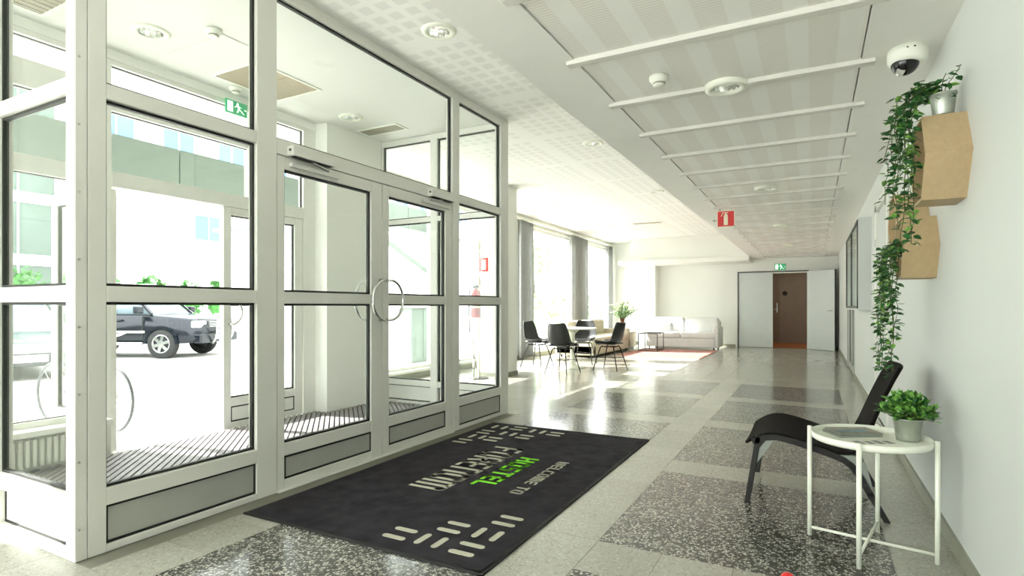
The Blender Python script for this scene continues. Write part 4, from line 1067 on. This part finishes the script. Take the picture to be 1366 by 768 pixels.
for k in range(34):
    a, e = rv.uniform(0, 2*PI), rv.uniform(.35, 1.5); R = rv.uniform(.30, .52)
    tip = Vector((vx + R*math.cos(a)*math.cos(e)*1.0, vy + R*math.sin(a)*math.cos(e), vz + .34 + R*math.sin(e)))
    rt = Vector((vx, vy, vz + .30)); S.tube([rt, rt.lerp(tip, .5) + Vector((0, 0, .03)), tip], .004, 4)
    for j in range(9):
        p = rt.lerp(tip, .3 + .65*j/8); leaf_quad(A, p, (rv.uniform(-1, 1), rv.uniform(-1, 1), rv.uniform(-.3, .8)), (0, rv.uniform(-.5, .5), 1), rv.uniform(.09, .16), .035)
    if e > .4:
        for j in range(6):
            b_ = 2*PI*j/6; leaf_quad(F_, tip, (math.cos(b_), math.sin(b_), .5), (0, 0, 1), .085, .04)
A.build('foliage', 'leaf_pale', fv)['kind'] = 'stuff'; F_.build('blossoms', 'petal', fv)['kind'] = 'stuff'; S.build('stems', 'stem', fv)['kind'] = 'stuff'

# ================================================================ OUTSIDE
gr = tag(MB().box(-70, -50, GROUND - .3, XL - .2, 90, GROUND).box(XL - .2, -50, GROUND - .3, XF - .12, YE - .15, GROUND).build('ground', 'asphalt'), 'asphalt of the street outside, lightened to bounce sunlight indoors', 'ground', kind='structure')
tag(box('trim_5', 'concrete', (-5.65, 1.3, GROUND, XF - .12, YE - .15, -.02), None, .01), 'pale concrete step before the entrance doors', 'step', kind='structure')

def windows(bd, x, y0, ny, dy, w, zs, h, frame='building', gm_='building_glass'):
    for z in zs:
        for k in range(ny):
            y = y0 + k*dy
            fw = MB(); t = .08
            for a in ((y, y + w, z, z + t), (y, y + w, z + h - t, z + h), (y, y + t, z + t, z + h - t), (y + w - t, y + w, z + t, z + h - t), (y + w/2 - .03, y + w/2 + .03, z + t, z + h - t)): fw.box(x - .02, a[0], a[2], x + .06, a[1], a[3])
            o = fw.build('window', frame, bd); box('pane', gm_, (x - .01, y + t, z + t, x + .01, y + w - t, z + h - t), o)
bd = thing('apartment_block', 'white block with blue windows across the street', 'building', (-32, 18, GROUND))
box('wall', 'building', (-44, 14.3, GROUND, -32, 58, 13), bd); box('roof', 'building_grey', (-44.3, 14.1, 13, -31.7, 58.3, 13.4), bd)
box('plinth', 'building_grey', (-32, 14.3, GROUND, -31.9, 58, .5), bd)
windows(bd, -32, 15.2, 12, 3.3, 1.9, (9.5,), 1.8)
windows(bd, -32, 20.3, 4, 6.6, 1.9, (5.0,), 1.6)
b2 = thing('glazed_block', 'pale block with a glass grid front across the street', 'building', (-30, 0, GROUND))
box('wall', 'building', (-42, -20, GROUND, -30, 13.6, 15), b2); box('roof', 'building_grey', (-42.3, -20.3, 15, -29.7, 13.8, 15.4), b2)
windows(b2, -30, -18, 10, 3.1, 2.8, (.6, 3.3, 6.0, 8.7, 11.4), 2.4, gm_='grid_glass')

def shrub(label, c, r, group, n=260, seed=0, m='hedge'):
    s = thing('shrub', label, 'shrub', (c[0], c[1], GROUND), group=group); rr_ = random.Random(seed); mb = MB()
    for k in range(n):
        a, e, R = rr_.uniform(0, 2*PI), math.asin(rr_.uniform(-.4, 1)), rr_.uniform(.75, 1.05)
        p = Vector((c[0] + r[0]*R*math.cos(a)*math.cos(e), c[1] + r[1]*R*math.sin(a)*math.cos(e), c[2] + r[2]*R*math.sin(e)))
        leaf_quad(mb, p, (rr_.uniform(-1, 1), rr_.uniform(-1, 1), rr_.uniform(-.6, 1)), (rr_.uniform(-1, 1), 0, 1), .28, .18)
    mb.ell(c, (r[0]*.82, r[1]*.82, r[2]*.82), 10, 6)
    mb.build('foliage', m, s)['kind'] = 'stuff'
    MB().tube([(c[0], c[1], GROUND), (c[0], c[1], c[2])], .06, 6).build('trunk', 'soil', s)
    return s
for k, yy in enumerate((13.7, 15.4, 17.1, 18.8)): shrub('green street shrub before the white block', (-27.5, yy, 1.25 + .2*(k % 2)), (.7, .65, 1.05), 'shrubs along the white block', seed=k)
for k, yy in enumerate((6.4, 8.2, 10.0, 11.8)): shrub('green street shrub before the glass grid block', (-26.5, yy, 1.2), (.85, .82, 1.4), 'shrubs along the glass grid block', seed=20+k)
for k in range(6): shrub('leafy bush outside the lounge windows', (-13 - .5*(k % 2), 23.5 + 3.9*k, .75), (1.3, 1.55, 1.15), 'bushes outside the lounge windows', 420, 40 + k, 'leaf_pale')
for k, (x, yy) in enumerate(((-17, 31), (-20, 41))):
    t = thing('street_tree', 'pale green tree beyond the bushes', 'tree', (x, yy, GROUND), group='trees beyond the bushes'); rr_ = random.Random(60 + k); mb = MB()
    MB().tube([(x, yy, GROUND), (x + .1, yy, 2.2), (x, yy + .1, 4.4)], [.16, .13, .06], 8).build('trunk', 'soil', t)
    for j in range(1100):
        a, e, R = rr_.uniform(0, 2*PI), math.asin(rr_.uniform(-.8, 1)), rr_.uniform(.35, 1)
        leaf_quad(mb, (x + 2*R*math.cos(a)*math.cos(e), yy + 2*R*math.sin(a)*math.cos(e), 4.6 + 2.4*R*math.sin(e)), (rr_.uniform(-1, 1), rr_.uniform(-1, 1), rr_.uniform(-1, 1)), (0, rr_.uniform(-1, 1), 1), .3, .2)
    mb.build('crown', 'leaf_pale', t)['kind'] = 'stuff'
ub = thing('utility_box', 'grey-green utility box standing outside the lounge', 'utility box', (-8.1, 10.7, GROUND))
box('cabinet', 'fascia', (-8.5, 10.3, GROUND, -8.1, 11.1, 1.1), ub, .02); box('lid', 'kick', (-8.53, 10.27, 1.1, -8.07, 11.13, 1.14), ub)
for a in (10.32, 10.71): box('door', 'fascia', (-8.105, a, GROUND + .1, -8.085, a + .37, 1.04), ub)

an = thing('outbuilding', 'low white outbuilding with a sloping rail outside the vestibule end', 'building', (-12, 14.5, GROUND))
box('wall', 'building', (-16, 11, GROUND, -11, 18.6, 3.4), an); box('roof', 'building_grey', (-16.15, 10.85, 3.4, -10.85, 18.75, 3.52), an)
MB().bar((-10.9, 12.6, 3.15), (-10.9, 15.6, 1.95), .16, .24, (1, 0, 0)).build('sloping_rail', 'fascia', an)
for y_, z_ in ((13.0, 2.95), (15.2, 2.1)): MB().bar((-11.0, y_, z_), (-10.84, y_, z_), .08, .08).build('bracket', 'fascia', an)

# ---- vehicles (local x = forwards, origin on the ground under the middle)
def wheel(parent, x, y, r, w, out):
    p = MB().lathe([(r*.62, -w/2), (r*.9, -w/2), (r, -w/2 + .03), (r, w/2 - .03), (r*.9, w/2), (r*.62, w/2), (r*.6, 0), (r*.62, -w/2)], (x, y, r), 28, 'y', False).build('wheel', 'tyre', parent, True, world=False)
    s = y + out * w/2
    MB().lathe([(r*.63, out*.0), (r*.60, out*.012), (r*.55, -out*.02)], (x, s, r), 24, 'y', False).build('rim', 'steel', p, True, world=False)
    MB().lathe([(0, -out*.05), (r*.6, -out*.05)], (x, s, r), 20, 'y', False).build('rim_back', 'bumper', p, world=False)
    for k in range(6):
        a = 2*PI*k/6 + .3
        MB().bar((x, s - out*.01, r), (x + r*.58*math.cos(a), s - out*.01, r + r*.58*math.sin(a)), .075, .03, (0, 1, 0)).build('spoke', 'steel', p, world=False)
    MB().lathe([(.07, -out*.02), (.06, out*.012), (0, out*.015)], (x, s, r), 12, 'y', False).build('hub', 'steel', p, world=False)
    return p
def hull(name, m, parent, sec, ny=6, smooth=True):
    """sec: list of (x, half width bottom, half width top, z bottom, z top) cross-sections"""
    mb = MB(); ring = []
    def R(s):
        x, wb, wt_, zb, zt = s; o = []
        for y, z in ((-wb*.92, zb), (-wb, zb + .06), (-(wb*.45+wt_*.55), (zb*.4+zt*.6)), (-wt_, zt - .05), (-wt_*.88, zt), (0, zt + .02), (wt_*.88, zt), (wt_, zt - .05), ((wb*.45+wt_*.55), (zb*.4+zt*.6)), (wb, zb + .06), (wb*.92, zb)): o.append((x, y, z))
        return o
    n = 11
    for s in sec: mb.v += R(s)
    for i in range(len(sec)-1):
        for k in range(n):
            l = (k+1) % n; mb.f.append((i*n+k, i*n+l, (i+1)*n+l, (i+1)*n+k))
    mb.f.append(tuple(range(n))); mb.f.append(tuple((len(sec)-1)*n + k for k in range(n))[::-1])
    return mb.build(name, m, parent, smooth, world=False)
def car(name, label, loc, heading, L_, W_, H_, m, suv):
    c = thing(name, label, 'car', loc, heading); h = L_/2; w = W_/2; r = .37 if suv else .31; belt = H_*.60; zb = .36 if suv else .24
    hood = belt - .04 if suv else belt - .08
    hull('body', m, c, [(-h, w*.86, w*.82, zb + .1, belt - .05), (-h + .15, w*.98, w*.92, zb, belt), (-h*.3, w, w*.95, zb, belt), (h*.38, w, w*.95, zb, belt), (h*.52, w*.99, w*.9, zb, hood + .02), (h*.86, w*.97, w*.84, zb + .02, hood - .06), (h*.97, w*.9, w*.76, zb + .08, hood - .14), (h, w*.82, w*.70, zb + .14, hood - .30)])
    gh = [(-h + (.10 if suv else .5), w*.85, w*.74, belt - .03, belt + .02), (-h + (.35 if suv else 1.1), w*.88, w*.70, belt - .03, H_ - .02), (.1, w*.9, w*.70, belt - .03, H_), (h*.16, w*.9, w*.68, belt - .03, H_ - .06), (h*.47, w*.9, w*.80, belt - .03, belt + .02)]
    hull('glasshouse', 'car_glass', c, gh)
    MB().box(-h + (.4 if suv else 1.15), -w*.68, H_ - .03, h*.15, w*.68, H_ + .025).build('roof', m, c, bevel=.02, world=False)
    for s in (-1, 1):
        for x in ((-h*.28, .05), (h*.02, .06)): MB().bar((x[0], s*w*.905, belt), (x[0] - .02, s*w*.72, H_ - .02), .09, .04).build('pillar', m, c, world=False)
        MB().bar((h*.47, s*w*.88, belt), (h*.15, s*w*.70, H_ - .02), .07, .05).build('pillar', m, c, world=False)
        for x in (-h*.30, h*.03, h*.40): MB().box(x - .006, s*w*.965, zb + .12, x + .006, s*w*1.003, belt - .05).build('door_gap', 'gasket', c, world=False)
        MB().box(-h*.62, s*w*.97, zb + .28, h*.42, s*w*1.02, zb + .34).build('side_strip', 'kick' if suv else m, c, world=False)
        for x in (-h*.22, h*.10): MB().box(x, s*w*.97, belt - .16, x + .18, s*w*1.02, belt - .12).build('door_handle', m, c, world=False)
        mr = MB().box(h*.36, s*w*1.0, belt + .02, h*.42, s*(w + .22), belt + .20).build('mirror', m, c, bevel=.03, world=False)
        for x in (-h*.60, h*.60):
            ar = [(x + r*1.22*math.cos(PI*k/14), r + r*1.22*math.sin(PI*k/14)) for k in range(15)] + [(x + r*1.04*math.cos(PI*k/14), r + r*1.04*math.sin(PI*k/14)) for k in range(14, -1, -1)]
            MB().prism(ar, 'y', s*w*.985 - .02, s*w*.985 + .03).build('wheel_arch', 'bumper' if not suv else m, c, world=False)
            wheel(c, x, s*(w - .115), r, .22, s)
        MB().box(h*.90, s*w*.50, hood - .30, h*.985, s*w*.88, hood - .13).build('headlight', 'headlight', c, bevel=.03, world=False)
        MB().box(h*.96, s*w*.55, zb + .12, h*1.0, s*w*.78, zb + .22).build('fog_light', 'headlight', c, bevel=.01, world=False)
    MB().box(h*.93, -w*.9, zb + .02, h*1.02, w*.9, zb + .26).build('front_bumper', m if suv else 'bumper', c, bevel=.04, world=False)
    MB().box(h*.95, -w*.46, hood - .30, h*1.0, w*.46, hood - .12).build('grille', 'steel' if not suv else 'bumper', c, bevel=.02, world=False)
    for k in range(3): MB().box(h*1.0, -w*.44, hood - .28 + .055*k, h*1.006, w*.44, hood - .26 + .055*k).build('grille_bar', 'chrome', c, world=False)
    MB().ell((h*1.01, 0, hood - .19), (.01, .06, .045)).build('emblem', 'chrome', c, world=False)
    MB().box(h*1.02, -.26, zb + .10, h*1.03, .26, zb + .22).build('number_plate', 'paper', c, world=False)
    if suv:
        for s in (-1, 1):
            MB().tube([(h*1.02, s*.36, zb), (h*1.07, s*.36, zb + .2), (h*1.08, s*.34, hood - .1), (h*1.02, s*.26, hood + .02)], .035, 8).build('bull_bar', 'steel', c, True, world=False)
        MB().tube([(h*1.02, -.26, hood + .02), (h*1.02, .26, hood + .02)], .035, 8).build('bull_bar', 'steel', c, True, world=False)
        MB().tube([(h*1.075, -.36, zb + .3), (h*1.075, .36, zb + .3)], .03, 8).build('bull_bar', 'steel', c, True, world=False)
        for s in (-1, 1):
            MB().tube([(-h*.45, s*(w + .06), zb + .02), (h*.42, s*(w + .06), zb + .02)], .04, 8).build('running_board', 'steel', c, True, world=False)
            MB().tube([(-h + .7, s*w*.6, H_ + .06), (h*.1, s*w*.6, H_ + .06)], .018, 6).build('roof_rail', 'steel', c, True, world=False)
    return c
SUV_H = math.atan2(.42, .90)
_hd = Vector((math.cos(SUV_H), math.sin(SUV_H), 0)); _lf = Vector((-_hd.y, _hd.x, 0))
_w = Vector((-14.4, 8.37, GROUND)); _c = _w - _hd * (4.7/2*.60) + _lf * (1.88/2 - .115)
car('off_road_car', 'dark off-road car with a chrome bull bar parked outside', _c, SUV_H, 4.7, 1.88, 1.85, 'car_dark', True)
car('parked_car', 'grey-green saloon car facing the side glazing', (-14.1, 5.1, GROUND), math.atan2(-.20, .98), 4.3, 1.74, 1.42, 'car_grey', False)

bk = thing('bicycle', 'bicycle parked outside by the open door', 'bicycle', (-6.36, 3.18, GROUND), math.radians(4))
for x, nm in ((0, 'wheel'), (-1.02, 'wheel')):
    wz_ = .345
    w_ = MB().tube([(x + .33*math.cos(2*PI*k/40), 0, wz_ + .33*math.sin(2*PI*k/40)) for k in range(40)], .016, 8, True).build(nm, 'bumper', bk, True, world=False)
    sp_ = MB()
    for k in range(14): sp_.tube([(x, 0, wz_), (x + .325*math.cos(2*PI*k/14), 0, wz_ + .325*math.sin(2*PI*k/14))], .0015, 4)
    sp_.build('spokes', 'steel', w_, world=False); MB().tube([(x, -.05, wz_), (x, .05, wz_)], .02, 8).build('hub', 'steel', w_, world=False)
fr_ = MB()
for a, b_ in (((-.10, 0, .92), (-.12, 0, .80)), ((-.12, 0, .80), (-.62, 0, .30)), ((-.10, 0, .88), (-.68, 0, .84)), ((-.68, 0, .88), (-.62, 0, .30)), ((-.62, 0, .30), (-1.02, 0, .345)), ((-.68, 0, .80), (-1.02, 0, .345))): fr_.tube([a, b_], .018, 8)
fr_.build('frame', 'black_metal', bk, True, world=False)
MB().tube([(-.10, .0, .92), (-.06, 0, .70), (-.03, .05, .60), (0, .05, .345)], .014, 8).build('fork', 'steel', bk, True, world=False)
MB().tube([(-.25, -.28, 1.02), (-.10, -.12, 1.0), (-.10, .12, 1.0), (-.25, .28, 1.02)], .013, 8).tube([(-.10, 0, .9), (-.10, 0, 1.0)], .013, 8).build('handlebar', 'steel', bk, True, world=False)
MB().ell((-.72, 0, .93), (.14, .07, .035)).build('saddle', 'black_plastic', bk, True, world=False)
MB().lathe([(.09, -.005), (.09, .005)], (-.62, -.03, .30), 18, 'y').build('chainring', 'steel', bk, world=False)
for s in (-1, 1): MB().tube([(-.62, s*.05, .30), (-.62 + s*.12, s*.06, .30 - s*.10), (-.62 + s*.12, s*.13, .30 - s*.10)], .012, 6).build('pedal', 'black_metal', bk, world=False)
